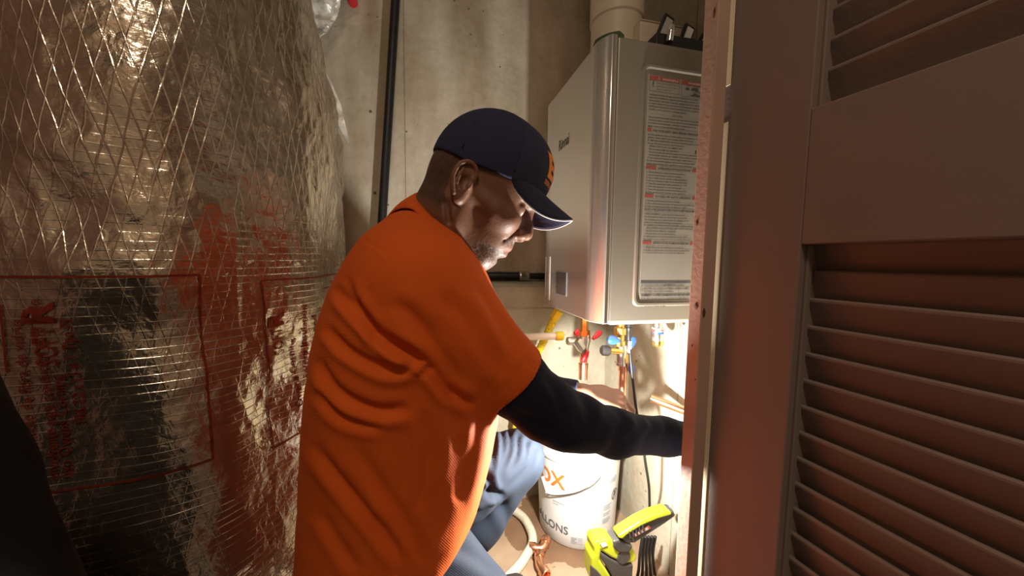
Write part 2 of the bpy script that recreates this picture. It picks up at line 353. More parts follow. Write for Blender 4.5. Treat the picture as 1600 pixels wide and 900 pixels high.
va = [bm.verts.new((-1.3, y, z)) for y, z in prof]; vb = [bm.verts.new((0.65, y, z)) for y, z in prof]
for i in range(len(prof)): j = (i+1) % len(prof); bm.faces.new((va[i], va[j], vb[j], vb[i]))
bm.faces.new(va); bm.faces.new(vb[::-1])
struct(obj('wall_lower', bm, 'concrete_pale'), 'thicker pale concrete foundation ledge below the back wall')
bm = bmesh.new(); box(bm, (0.65, 0.50, 0.0), (0.75, 0.795, 2.3)); box(bm, (0.65, 0.798, 0.0), (0.75, 1.40, 2.3)); box(bm, (0.653, 0.79, 0.0), (0.74, 0.80, 2.3))
struct(obj('wall_right', bm, 'concrete_pale'), 'pale pitted concrete wall behind the heater')
struct(obj('wall_left', boxbm((-1.4, -1.2, 0.0), (-1.3, 1.5, 2.3)), 'hall_maroon'))
struct(obj('wall_hall', boxbm((-1.3, -1.2, 0.0), (1.05, -1.1, 2.3)), 'hall_paint'))
struct(obj('wall_hall_right', boxbm((0.95, -1.1, 0.0), (1.05, 1.5, 2.3)), 'hall_paint'))

# ceiling lamp of the hall (behind the camera)
t = thing('ceiling_lamp', 'round warm ceiling lamp in the hall behind the camera', 'lamp', (-0.15, -0.55, 2.3))
obj('lamp_base', lathebm((-0.15, -0.55, 2.3), (0, 0, -1), [(0, 0.0), (0, 0.19), (0.025, 0.19), (0.025, 0.17), (0.01, 0.17), (0.01, 0)], 40), 'chrome', t, auto=30)
obj('lamp_shade', lathebm((-0.15, -0.55, 2.29), (0, 0, -1), [(0.0, 0.0), (0.0, 0.168), (0.03, 0.165), (0.045, 0.14), (0.05, 0.0)], 40), 'lamp_glass', t, smooth=True)

# ------------------------------------------------------------------ door jamb and louvered door
JZ = 2.3
bm = boxbm((0.375, 0.421, 0.0), (0.3955, 0.446, JZ)); j = struct(obj('trim_1', bm, 'jamb_paint', bevel=0.0015), 'painted wooden door jamb beside the heater, bounce light coloured in as pinkish brown')
for px, py, a, b_ in ((1116, 20, .0022, .006), (1088, 478, .003, .0045), (1100, 489, .0022, .006), (1087, 238, .0016, .003), (1089, 348, .002, .004), (1086, 593, .001, .0015), (1081, 540, .001, .0018)):
    p = PX(px, py, 0.3748)
    if p[1] < 0.4225: p = PY(px, py, 0.4208); n = (0, -1, 0)
    else: n = (-1, 0, 0)
    d, u, w = frame_of(n); bm = bmesh.new()
    uz = Vector((0, 0, 1)); us = d.cross(uz)
    vs = [bm.verts.new(V(p)+us*math.cos(k*math.pi/6)*a*(1+.3*random.random())+uz*math.sin(k*math.pi/6)*b_*(1+.3*random.random())) for k in range(12)]
    c0 = bm.verts.new(V(p)+d*0.0006)
    for k in range(12): bm.faces.new((vs[k], vs[(k+1) % 12], c0))
    obj('knot', bm, 'knot', j)

hinge = np.array([0.4005, 0.440])
_d = ray(600, 405)[:2]; _d /= np.linalg.norm(_d)
DA = -_d                                   # along the door, towards the hall
DN = np.array([-DA[1]*-1.0, DA[0]*-1.0]); 
DN = np.array([DA[1], -DA[0]])             # candidate normal
if DN[0] > 0: DN = -DN                     # face seen from the doorway
DM = Matrix(((DA[0], DN[0], 0, hinge[0]), (DA[1], DN[1], 0, hinge[1]), (0, 0, 1, 0), (0, 0, 0, 1)))   # local: x along, y outward, z up
def door_hit(px, py):
    d = ray(px, py); A = np.array([[DA[0], -d[0]], [DA[1], -d[1]]]); s = np.linalg.solve(A, C[:2]-hinge)
    return s[0], CAM_H+d[2]*s[1]
TH = 0.044
sw, z_rail_lo = door_hit(1251, 382); _, z_rail_hi = door_hit(1256, 173)
DW = 0.62
door = bpy.data.objects.new('door_1', None); COL.objects.link(door); door.matrix_world = DM
struct(door, 'louvered door, dim light painted in as mauve brown, swung open towards the viewer')
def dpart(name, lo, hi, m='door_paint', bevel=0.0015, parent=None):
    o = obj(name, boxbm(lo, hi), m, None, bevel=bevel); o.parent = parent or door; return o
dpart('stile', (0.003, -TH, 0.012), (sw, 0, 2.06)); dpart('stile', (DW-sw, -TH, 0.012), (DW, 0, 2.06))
dpart('rail', (sw, -TH, 0.012), (DW-sw, 0, 0.20)); dpart('rail', (sw, -TH, z_rail_lo), (DW-sw, 0, z_rail_hi)); dpart('rail', (sw, -TH, 1.94), (DW-sw, 0, 2.06))
_zs = [door_hit(1148, 186)[1], door_hit(1150, 128)[1]]
for z0, z1 in ((0.012, _zs[0]), (_zs[1], 2.06)): dpart('gap_light_strip', (0.0005, -0.003, z0), (0.0185, 0.0006, z1), 'painted_gap_light', 0.0004)
PIT = 0.0325; pitch_a = math.radians(67); LW = 0.052; LT = 0.0062
def louver_mesh():
    bm = bmesh.new(); pr = []
    for k in range(5): a = math.pi*k/4; pr.append((LW/2-LT/2+LT/2*math.sin(a), LT/2*math.cos(a)))
    for k in range(5): a = math.pi+math.pi*k/4; pr.append((-(LW/2-LT/2)+LT/2*math.sin(a), LT/2*math.cos(a)))
    ca, sa = math.cos(pitch_a), math.sin(pitch_a)
    pr = [(p*ca - q*sa, p*sa + q*ca) for p, q in pr]          # top edge outwards, lower edge inwards
    A = [bm.verts.new((0, y, z)) for y, z in pr]; B = [bm.verts.new((DW-2*sw, y, z)) for y, z in pr]
    for i in range(len(pr)): k = (i+1) % len(pr); bm.faces.new((A[i], A[k], B[k], B[i]))
    bm.faces.new(A); bm.faces.new(B[::-1]); bmesh.ops.recalc_face_normals(bm, faces=bm.faces)
    me = bpy.data.meshes.new('louver'); bm.to_mesh(me); bm.free(); me.materials.append(MATS['door_paint'])
    return me
LM = louver_mesh()
def louvers(z0, z1):
    z = z1-0.021
    while z > z0+0.012:
        o = bpy.data.objects.new('louver', LM); COL.objects.link(o); o.parent = door; o.location = (sw, -0.033, z); z -= PIT
louvers(0.20, z_rail_lo); louvers(z_rail_hi, 1.94)
for z0, z1 in ((0.20, z_rail_lo), (z_rail_hi, 1.94)):
    dpart('bead', (sw, -0.019, z0), (sw+0.0035, -0.010, z1), bevel=0.001); dpart('bead', (DW-sw-0.0035, -0.019, z0), (DW-sw, -0.010, z1), bevel=0.001)

# ------------------------------------------------------------------ foil wrapped duct
_tabs = {}
def vnoise(u, v, scale, seed):
    if seed not in _tabs: _tabs[seed] = np.random.default_rng(seed).uniform(-1, 1, (256, 256))
    T = _tabs[seed]; x = u*scale+100.0; y = v*scale+100.0
    xi = np.floor(x).astype(int); yi = np.floor(y).astype(int); fx = x-xi; fy = y-yi
    fx = fx*fx*(3-2*fx); fy = fy*fy*(3-2*fy)
    g = lambda a, b: T[a % 256, b % 256]
    return (g(xi, yi)*(1-fx)+g(xi+1, yi)*fx)*(1-fy)+(g(xi, yi+1)*(1-fx)+g(xi+1, yi+1)*fx)*fy
plan = smooth_path([(-1.12, 0.70, 0), (-0.98, 0.60, 0), (-0.78, 0.575, 0), (-0.62, 0.60, 0), (-0.49, 0.592, 0), (-0.395, 0.606, 0), (-0.338, 0.645, 0), (-0.297, 0.712, 0), (-0.260, 0.78, 0), (-0.235, 0.845, 0), (-0.231, 0.92, 0), (-0.246, 1.05, 0), (-0.262, 1.20, 0), (-0.30, 1.29, 0), (-0.42, 1.335, 0), (-0.60, 1.34, 0)], 40)
plan = np.array(plan)[:, :2]
seg_len = np.concatenate([[0], np.cumsum(np.linalg.norm(np.diff(plan, axis=0), axis=1))])
NU, NV = 460, 320
us = np.linspace(0, seg_len[-1], NU)
PU = np.stack([np.interp(us, seg_len, plan[:, 0]), np.interp(us, seg_len, plan[:, 1])], 1)
tg = np.gradient(PU, axis=0); tg /= np.linalg.norm(tg, axis=1)[:, None]
NRM = np.stack([tg[:, 1], -tg[:, 0]], 1)
u_corner = us[np.argmin(np.abs(PU[:, 1]-0.70)+np.where(PU[:, 0] > -0.6, 0, 9))]
u_far = us[np.argmin(np.abs(PU[:, 1]-1.22)+np.where(PU[:, 0] > -0.6, 0, 9))]
vs_ = np.linspace(0.0, 2.28, NV)
def duct_point(u, v, off=0.0):
    u = np.asarray(u, float); v = np.asarray(v, float)
    x = np.interp(u, us, PU[:, 0]); y = np.interp(u, us, PU[:, 1]); nx = np.interp(u, us, NRM[:, 0]); ny = np.interp(u, us, NRM[:, 1])
    h = 0.018*vnoise(u, v*0.45, 6.0, 1) + 0.009*vnoise(u, v*0.9, 13.0, 2)
    cr = 1-np.abs(vnoise(u, v, 20.0, 3)); cr2 = 1-np.abs(vnoise(u+3, v*1.3, 37.0, 4))
    wr = 0.5+0.5*vnoise(u, v, 3.0, 6)
    h = h + (0.0035*cr**4 + 0.0022*cr2**4)*wr + 0.0008*vnoise(u, v, 80.0, 5)
    # hollow with a bright swell to its right, as the blanket sags between its ties
    h = h + off
    w = np.clip((u-u_corner)/(u_far-u_corner), 0, 1); g = np.clip(v-1.28, 0, 9)
    sh = w*(0.43*g + 0.05*np.clip(v-1.6, 0, 9))
    return np.stack([x+nx*h-sh, y+ny*h-0.10*np.clip((u-u_far)/0.2, 0, 1)*g, v], -1)
uu, vv = np.meshgrid(us, vs_, indexing='ij')
DP = duct_point(uu, vv).reshape(-1, 3)
idx = np.arange(NU*NV).reshape(NU, NV)
fc = np.stack([idx[:-1, :-1], idx[1:, :-1], idx[1:, 1:], idx[:-1, 1:]], -1).reshape(-1, 4)
duct = thing('insulated_duct', 'tall duct wrapped in crinkled foil insulation with red printing', 'duct', (-0.7, 0.95, 0))
me = bpy.data.meshes.new('foil_wrap'); me.from_pydata(DP.tolist(), [], fc.tolist())
uvl = me.uv_layers.new(name='UVMap'); li = np.empty(len(me.loops), int); me.loops.foreach_get('vertex_index', li)
uvd = np.stack([uu.reshape(-1)[li], vv.reshape(-1)[li]], 1); uvl.data.foreach_set('uv', uvd.reshape(-1).astype(np.float32))
link_mesh('foil_wrap', me, 'foil', duct, smooth=True)
# find (u, v) of the wrap seen at a pixel
_dpx, _dpy = to_px(DP)
_vis = ((DP-C) @ F > 0.05)
_un = np.stack([np.interp(uu.reshape(-1), us, NRM[:, 0]), np.interp(uu.reshape(-1), us, NRM[:, 1])], 1)
_vis &= ((DP[:, :2]*_un).sum(1) < 0)
def duct_uv(px, py):
    e = (_dpx-px)**2+(_dpy-py)**2+np.where(_vis, 0, 1e9); k = int(np.argmin(e)); return uu.reshape(-1)[k], vv.reshape(-1)[k]
def duct_print(name, v, f, maxlen=0.012, off=0.0016):
    v, f = refine(v, f, maxlen); return from_np(name, duct_point(v[:, 0], v[:, 1], off), f, 'red_ink', duct)
def strip(p, q, w):
    p, q = np.array(p), np.array(q); n = max(2, int(np.linalg.norm(q-p)/0.006)); d = (q-p)/np.linalg.norm(q-p); o = np.array([-d[1], d[0]])*w/2
    vs2 = []; fs = []
    for i in range(n+1): a = p+(q-p)*i/n; vs2 += [a+o, a-o]
    for i in range(n): fs.append((2*i, 2*i+1, 2*i+3, 2*i+2))
    return vs2, fs
def duct_lines(name, corners, w=0.003):
    fl = Flat()
    for a, b_ in zip(corners, corners[1:]): v, f = strip(a, b_, w); fl.add(v, f)
    v = np.concatenate(fl.v); return from_np(name, duct_point(v[:, 0], v[:, 1], 0.0016), fl.f, 'red_ink', duct)
A0 = duct_uv(310, 429); A1 = duct_uv(318, 720)
ub = A0[0]; vt = A0[1]; vbm = duct_uv(200, 752)[1]
ul = ub-0.52
duct_lines('print_border', [(ul, vt), (ub, vt), (ub, vbm), (ul, vbm), (ul, vt)])
B0 = duct_uv(406, 440); B1 = duct_uv(417, 708); B2u = B0[0]+0.36
duct_lines('print_border', [(B2u, B0[1]), (B0[0], B0[1]), (B0[0], B1[1]), (B2u, B1[1])])
def up_text(body, u0, v0, size, length=None, bold=0.0):
    """lettering that reads upwards: text x runs up the duct, lines step to the right"""
    v, f = text_mesh(body, size, None, 'LEFT', 2, bold)
    if length: v[:, 0] *= length/(v[:, 0].max())
    v = np.stack([u0-v[:, 1], v0+v[:, 0]], 1)
    duct_print('printed_line', v, f, 0.01)
bl = vbm+0.028; hh = (vt-vbm)-0.05
uX = lambda px: duct_uv(px, 600)[0]
duct_lines('printed_rule', [(uX(22)-0.005, bl+0.14), (uX(22)-0.005, vt-0.035)], 0.0026)
up_text('Aislamiento de fibra de vidrio', uX(50), bl, 0.0175, hh*0.86, 0.0001)
up_text('envolvente para conductos para todo', uX(79), bl-0.012, 0.0175, hh*1.02, 0.0001)
up_text('uso Owens Corning', uX(104), bl-0.012, 0.0175, hh*0.60, 0.0001)
up_text('SOFT', uX(101), bl+hh*0.60, 0.034, hh*0.22, 0.0); up_text('R', uX(103), bl+hh*0.83, 0.044, hh*0.13, 0.0016)
up_text('FRK 2.2 x 1.5 in 1  Tipo 75', uX(122)+0.006, bl+hh*0.26, 0.017, hh*0.60, 0.0003)
ub2 = B0[0]; lb2 = B1[1]+0.04; h2 = B0[1]-B1[1]-0.06
up_text('SOFT', ub2+0.036, lb2+h2*0.52, 0.034, h2*0.20, 0.0); up_text('R', ub2+0.038, lb2+h2*0.73, 0.044, h2*0.11, 0.0016)
for k, s in enumerate(('Owens Corning', 'Duct Wrap Insulation', 'All-Service Faced', 'Fiberglass Type 75')):
    up_text(s, ub2+0.066+0.032*k, lb2+h2*0.06, 0.018, h2*(0.55, 0.8, 0.7, 0.75)[k], 0.0005)
duct_lines('print_border', [(ub2+0.20, B0[1]-0.03), (ub2+0.27, B0[1]-0.03), (ub2+0.27, B1[1]+0.10), (ub2+0.20, B1[1]+0.10), (ub2+0.20, B0[1]-0.03)], 0.002)

# torn bright facing sheet hanging behind the duct, top
def sheet(name, outline, Y, depth_amp, thick, m, seed, parent=None, step=0.012):
    P3 = [PY(px, py, Y) for px, py in outline]; xs = [p[0] for p in P3]; zs = [p[2] for p in P3]
    poly = np.array([(p[0], p[2]) for p in P3])
    bm = bmesh.new(); vs2 = [bm.verts.new((p[0], Y, p[2])) for p in P3]; f = bm.faces.new(vs2)
    bmesh.ops.triangulate(bm, faces=[f])
    for _ in range(5):
        es = [e for e in bm.edges if e.calc_length() > step]
        if not es: break
        bmesh.ops.subdivide_edges(bm, edges=es, cuts=1); bmesh.ops.triangulate(bm, faces=[q for q in bm.faces if len(q.verts) > 3])
    for v in bm.verts:
        v.co.y += depth_amp*float(vnoise(np.array([v.co.x]), np.array([v.co.z]), 14.0, seed)[0]+0.5*vnoise(np.array([v.co.x]), np.array([v.co.z]), 40.0, seed+1)[0])
    o = obj(name, bm, m, parent); md = o.modifiers.new('thick', 'SOLIDIFY'); md.thickness = thick; return o
tag(sheet('insulation_sheet', [(462, -40), (560, -40), (533, 0), (518, 30), (508, 56), (493, 68), (478, 40)], 1.33, 0.02, 0.004, 'torn_foil', 21), 'torn bright insulation sheet hanging behind the top of the duct', 'sheet')
tp = sheet('edge_highlight', [(500, 100), (516, 124), (532, 162), (543, 206), (545, 224), (534, 206), (518, 170), (502, 132)], 1.19, 0.006, 0.002, 'torn_foil', 31, duct); tp['label'] = 'bright strip standing in for the highlight on the foil edge'  # pale strip stands in for the white highlight along the foil's edge
t = thing('pipe_cap', 'small dark red pipe cap high on the back wall', 'cap', PY(548, -6, 1.38))
p = PY(548, -8, 1.36)
obj('cap_body', lathebm(p+np.array([0, .04, 0]), (0, -1, 0), [(0, 0), (0, .016), (.05, .016), (.05, .024), (.072, .023), (.076, .018), (.076, 0)], 20), 'red_handle', t, auto=30)

# ------------------------------------------------------------------ pipes on the back wall
a = PY(618, 0, 1.365); b_ = PY(597, 345, 1.365); d = (b_-a)/np.linalg.norm(b_-a)
t = thing('black_pipe', 'black iron pipe running upright against the concrete wall', 'pipe', b_+d*0.3)
top = a - d*((2.28-a[2])/d[2])*-1.0
obj('pipe_run', tubebm([a-d*0.55, b_+d*0.26], 0.0155, 20), 'black_metal', t, auto=40)
obj('coupling', lathebm(b_+d*0.20, d, [(0, 0), (0, .016), (.002, .021), (.045, .021), (.047, .016), (.047, 0)], 20), 'black_metal', t, auto=30)
for k in (0.12, 0.62):
    q = a+d*(k*0.9-0.4)
p0 = PY(740, 440, 1.36); p1 = PY(812, 440, 1.36)
zc = 0.815
t = thing('ledge_pipe', 'black horizontal pipe with silver coupling lying along the concrete ledge', 'pipe', (0.2, 1.36, 0.796))
obj('pipe_run', tubebm([(0.02, 1.355, zc), (p1[0], 1.355, zc)], 0.017, 20), 'black_metal', t, auto=40)
obj('coupling', lathebm((p1[0]-0.005, 1.355, zc), (1, 0, 0), [(0, 0), (0, .0205), (.006, .0215), (.012, .0185), (.03, .0185), (.034, .0215), (.04, .0205), (.04, 0)], 12), 'nickel', t, auto=30)
obj('nipple', tubebm([(p1[0]+0.03, 1.355, zc), (p1[0]+0.30, 1.355, zc)], 0.013, 16), 'black_metal', t, auto=40)

# ------------------------------------------------------------------ water heater
HX0, HX1 = 0.36, 0.640; HY0, HY1 = 0.714, 1.10; HZ0, HZ1 = 0.738, 1.358
heater = thing('water_heater', 'grey wall-hung tankless water heater with warning decal on its side', 'water heater', ((HX0+HX1)/2, (HY0+HY1)/2, HZ0))
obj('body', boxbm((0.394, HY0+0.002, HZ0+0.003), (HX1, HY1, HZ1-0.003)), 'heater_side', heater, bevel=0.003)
obj('seam_gap', boxbm((0.3915, HY0+0.005, HZ0+0.006), (0.3945, HY1-0.003, HZ1-0.006)), 'seam_dark', heater)
def prism(name, plan2, z0, z1, m, parent, bevel=0.0, auto=None):
    bm = bmesh.new(); A = [bm.verts.new((x, y, z0)) for x, y in plan2]; B = [bm.verts.new((x, y, z1)) for x, y in plan2]
    n = len(plan2)
    for i in range(n): k = (i+1) % n; bm.faces.new((A[i], A[k], B[k], B[i]))
    bm.faces.new(A[::-1]); bm.faces.new(B); return obj(name, bm, m, parent, bevel=bevel, auto=auto)
cover_plan = [(0.3915, HY0), (0.381, HY0)]
c_a, c_b = np.array([0.379, HY0]), np.array([0.362, HY0+0.030])       # flattened rounded front edge
for k in range(7):
    s = k/6; bulge = 0.0016*math.sin(math.pi*s); q = c_a*(1-s)+c_b*s; cover_plan.append((q[0]-bulge, q[1]-bulge))
cover_plan += [(0.3600, HY0+0.036), (0.3595, HY0+0.055), (0.362, HY0+0.075), (0.362, HY1-0.060), (0.360, HY1-0.05), (0.362, HY1-0.02), (0.372, HY1-0.004), (0.38, HY1), (0.3915, HY1)]
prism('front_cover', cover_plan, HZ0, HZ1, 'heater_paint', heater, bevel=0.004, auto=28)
# embossed frame of the side panel
def xz(px, py): p = PY(px, py, HY0); return p[0], p[2]
ex0 = 0.450; ez1 = 1.309; ez0 = 0.776; ex1 = 0.628
fr = bmesh.new(); path = [(ex0+0.012*(1-math.cos(a)), ez1-0.012*(1-math.sin(a))) for a in [math.pi/2*k/5 for k in range(6)]]
def rrect(x0, x1, z0, z1, r, n=5):
    out = []
    for cx, cz, a0 in ((x1-r, z1-r, 0), (x0+r, z1-r, 90), (x0+r, z0+r, 180), (x1-r, z0+r, 270)):
        for k in range(n+1): a = math.radians(a0+90*k/n); out.append((cx+r*math.cos(a), cz+r*math.sin(a)))
    return out
levels = [(0.0, 0.0021), (0.003, -0.0018), (0.0075, -0.0018), (0.0105, 0.0016)]
rings = []
for ins, yo in levels:
    rings.append([fr.verts.new((x, HY0+yo, z)) for x, z in rrect(ex0+ins, ex1-ins, ez0+ins, ez1-ins, 0.016-ins*0.5)])
for A, B in zip(rings, rings[1:]):
    for k in range(len(A)): k2 = (k+1) % len(A); fr.faces.new((A[k], A[k2], B[k2], B[k]))
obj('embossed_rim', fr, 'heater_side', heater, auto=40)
# warning decal
lx0, lx1 = 0.468, 0.618; lz1, lz0 = 1.287, 0.792
decal = obj('warning_decal', boxbm((lx0, HY0+0.0005, lz0), (lx1, HY0+0.0021, lz1)), 'decal_paper', heater)
ink = Flat(); redink = Flat(); dark = Flat(); paper = Flat()
LWD = lx1-lx0; LH = lz1-lz0
def body_lines(y, lines, indent=0.006, size=0.0056, step=0.0072):
    for s in lines:
        v, f = text_mesh(s, size, None, 'LEFT', 1, 0.00012)
        mx_ = LWD-indent-0.004
        if v[:, 0].max() > mx_: v[:, 0] *= mx_/v[:, 0].max()
        ink.add(v+np.array([indent, y]), f); y -= step
    return y
redink.rect(0.002, LH-0.013, 0.078, LH-0.003); redink.rect(0.083, LH-0.013, LWD-0.002, LH-0.003)
paper.text('\u26a0 WARNING', 0.020, LH-0.0112, 0.0085); paper.text('WARNING', 0.100, LH-0.0112, 0.0085)
for x0, x1, y0, y1 in ((0.002, 0.078, LH-0.040, LH-0.0135), (0.083, LWD-0.002, LH-0.044, LH-0.0135)):
    for r in ((x0, y0, x1, y0+0.0006), (x0, y1-0.0006, x1, y1), (x0, y0, x0+0.0006, y1), (x1-0.0006, y0, x1, y1)): ink.rect(*r)
ink.text('!', 0.009, LH-0.030, 0.020, None, 'LEFT', 0.0006)
for k, s in enumerate(('If you do not follow these', 'instructions exactly, a fire or', 'explosion may result.')): ink.text(s, 0.020, LH-0.021-0.0072*k, 0.0056, 0.055 if k < 2 else 0.04)
ink.add([(0.094, LH-.026), (0.104, LH-.026), (0.104, LH-.020), (0.094, LH-.020)], [(0, 1, 2, 3)]); ink.add([(0.108, LH-.026), (0.128, LH-.026), (0.126, LH-.018), (0.110, LH-.019)], [(0, 1, 2, 3)])
ink.add([(0.106, LH-.040), (0.142, LH-.040), (0.134, LH-.036), (0.118, LH-.032)], [(0, 1, 2, 3)])
y = body_lines(LH-0.050, ('causing property damage, personal injury or loss of life.', 'Improper installation, adjustment, alteration, service or', 'maintenance can cause property damage, personal injury', 'or death. Refer to the manual provided with this appliance.', 'Installation and service must be performed by a qualified', 'installer, service agency or the gas supplier.'), 0.003)
ink.text('! DANGER', LWD/2, y-0.003, 0.0066, None, 'CENTER'); y -= 0.012
y = body_lines(y, ('Vapors from flammable liquids will explode and catch fire', 'causing death or severe burns. Do not use or store flammable', 'products such as gasoline, solvents or adhesives in the', 'same room or area near the water heater.'), 0.003)
def header(y, s, w=0.016):
    redink.rect(0.002, y-0.001, 0.002+w, y+0.0065); redink.rect(LWD-0.002-w, y-0.001, LWD-0.002, y+0.0065)
    v, f = text_mesh(s, 0.0068, None, 'CENTER', 1, 0.0003); mxw = LWD-2*w-0.012
    sp_ = v[:, 0].max()-v[:, 0].min()
    if sp_ > mxw: v[:, 0] *= mxw/sp_
    ink.add(v+np.array([LWD/2, y]), f)
    return y-0.0105
y = header(y-0.004, 'FOR YOUR SAFETY READ BEFORE OPERATING', 0.010)
y = body_lines(y, ('A. This appliance does not have a pilot. It is equipped with an', 'ignition device which automatically lights the burner.', 'B. BEFORE OPERATING smell all around the appliance area', 'for gas. Be sure to smell next to the floor.', '   WHAT TO DO IF YOU SMELL GAS', '   Do not try to light any appliance.', '   Do not touch any electric switch; do not use any phone.', '   Immediately call your gas supplier from a phone outside.', 'C. Use only your hand to turn the gas control knob.', 'D. Do not use this appliance if any part has been under', 'water. Immediately call a qualified service technician.'), 0.004)
y = header(y-0.004, 'OPERATING INSTRUCTIONS', 0.026)
y = body_lines(y, ('1. STOP! Read the safety information above.', '2. Set the thermostat to lowest setting.', '3. Turn off all electric power to the appliance.', '4. Do not attempt to light the burner by hand.', '5. Turn the manual gas valve clockwise to OFF.', '6. Wait five minutes to clear out any gas.', '7. Turn the gas valve counterclockwise to ON.', '8. Turn on all electric power to the appliance.'), 0.004)
y = header(y-0.004, 'TO TURN OFF GAS TO APPLIANCE', 0.022)
y = body_lines(y, ('1. Set the thermostat to lowest setting.', '2. Turn off all electric power if service is to be performed.', '3. Turn the manual gas valve clockwise to OFF.'), 0.004)
y -= 0.002; ink.text('POUR VOTRE SECURITE LISEZ AVANT DE METTRE EN MARCHE', 0.003, y, 0.0066, LWD-0.006, 'LEFT', 0.0003); y -= 0.0105
y = body_lines(y, ('AVERTISSEMENT: quiconque ne respecte pas', "les instructions risque de declencher un incendie.", "A. Cet appareil ne comporte pas de veilleuse. Il est", "muni d'un dispositif d'allumage automatique.", 'B. AVANT DE FAIRE FONCTIONNER, reniflez tout autour.', '   QUE FAIRE SI VOUS SENTEZ UNE ODEUR DE GAZ', "   Ne pas tenter d'allumer d'appareil.", "   Ne touchez a aucun interrupteur.", "C. Ne poussez ou tournez la manette qu'a la main.", "D. N'utilisez pas cet appareil s'il a ete plonge dans l'eau."), 0.004)
y = header(y-0.004, 'INSTRUCTIONS DE MISE EN MARCHE', 0.022)
y = body_lines(y, ('1. ARRETEZ! Lisez les instructions de securite.', '2. Reglez le thermostat a la temperature la plus basse.', "3. Coupez l'alimentation electrique de l'appareil.", '4. Ne tentez pas d allumer le bruleur manuellement.', '5. Tournez le robinet de gaz dans le sens horaire.', '6. Attendre cinq minutes pour laisser echapper le gaz.', '7. Remettez l alimentation electrique.'), 0.004)
y -= 0.002; ink.text("COMMENT COUPER L'ADMISSION DE GAZ DE L'APPAREIL", 0.003, y, 0.0064, LWD-0.006, 'LEFT', 0.0003); y -= 0.010
y = body_lines(y, ('1. Reglez le thermostat a la temperature la plus basse.', "2. Coupez l'alimentation electrique de l'appareil.", '3. Tournez le robinet de gaz.'), 0.004)
sc = (LH-0.046)/(LH-y)                   # fit the copy above the table
dark.rect(0.001, 0.0375, LWD-0.001, 0.0425)
for yy in (0.014, 0.0225, 0.030): ink.rect(0.001, yy, LWD-0.001, yy+0.0005)
for xx in (0.001, LWD*.36, LWD*.68, LWD-0.0015): ink.rect(xx, 0.014, xx+0.0005, 0.030)
tl = Flat()
tl.text('CLEARANCES', LWD/2, 0.0315, 0.0055, None, 'CENTER')
for xx, s, q in ((0.18, 'Top', '6'), (0.52, 'Front', '6'), (0.84, 'Sides', '2')): tl.text(s, LWD*xx, 0.0245, 0.005, None, 'CENTER'); tl.text(q, LWD*xx, 0.016, 0.005, None, 'CENTER')
for k, s in enumerate(('Maintain the clearances shown above for this appliance', 'and allow space for service at the front.')): tl.text(s, 0.003, 0.0085-0.0068*k, 0.005, LWD-0.02)
def lab_map(scale, yo):
    def fn(v):
        yy = np.where(v[:, 1] > 0.0435, LH-(LH-v[:, 1])*scale, v[:, 1])
        return np.stack([lx0+v[:, 0], np.full(len(v), HY0+yo), lz0+yy], 1)
    return fn
ink.build('decal_lettering', 'ink_grey', decal, lab_map(sc, -0.0002)); [from_np('red_bar', lab_map(sc, -0.0001)(np.asarray(q)), [(0, 1, 2, 3)], 'ink_red', decal, False) for q in redink.v]
[from_np('white_lettering', lab_map(sc, -0.0004)(np.asarray(q)), [tuple(i-o_ for i in f_) for f_ in paper.f if o_ <= f_[0] < o_+len(q)], 'decal', decal, False) for q, o_ in zip(paper.v, np.cumsum([0]+[len(k) for k in paper.v]))]; tl.build('decal_table_lettering', 'ink_grey', decal, lab_map(1.0, -0.0002)); dark.build('decal_black_bar', 'ink_dark', decal, lab_map(1.0, -0.0001))
fl = Flat(); fl.rect(0.0, 0.0, 0.026, 0.005); fl.rect(0.036, 0, 0.05, 0.005)
p = PY(1052, 466, HY0); fl.build('part_number', 'ink_grey', heater, lambda v: np.stack([p[0]+v[:, 0], np.full(len(v), HY0+0.0012), p[2]+v[:, 1]], 1))
# lettering, display and sticker on the front cover (plane x = 0.362, reads towards -y)
FXP = 0.3616
def front_at(px, py): q = PX(px, py, FXP); return q
q0, q1 = front_at(873, 226), front_at(889, 222)
v, f = text_mesh('Rinnai', 1.0, None, 'LEFT', 3, 0.02); v = v/v[:, 0].max()*abs(q0[1]-q1[1]); v[:, 1] *= 1.25
from_np('brand_lettering', np.stack([np.full(len(v), FXP), q0[1]-v[:, 0], (q0[2]+q1[2])/2-0.010+v[:, 1]], 1), f, 'ink_grey', heater, False)
qa, qb = front_at(870, 424), front_at(885, 463)
ds = obj('display', boxbm((FXP-0.002, qb[1], qb[2]), (FXP+0.004, qa[1], qa[2])), 'glass_dark', heater, bevel=0.001)
qa, qb = front_at(850, 401), front_at(858.5, 469); qa[1] = min(qa[1], HY1-0.012)
st = obj('serial_sticker', boxbm((FXP-0.0007, qb[1], qb[2]), (FXP+0.002, qa[1]-0.012, qa[2])), 'decal', heater)
fl = Flat(); sh_ = qa[2]-qb[2]; sw_ = qa[1]-0.012-qb[1]
for k in range(16):
    if k in (5, 11): continue
    fl.rect(0.003, 0.004+k*sh_/16.5, sw_*(0.95-0.35*((k*7) % 5)/5), 0.004+k*sh_/16.5+0.0024)
fl.build('sticker_lines', 'ink_soft', st, lambda v: np.stack([np.full(len(v), FXP-0.0010), qa[1]-0.012-v[:, 0], qb[2]+v[:, 1]], 1))
obj('bottom_plate', boxbm((0.40, HY0+0.01, HZ0-0.004), (HX1-0.004, HY1-0.006, HZ0+0.004)), 'decal', heater, bevel=0.002)

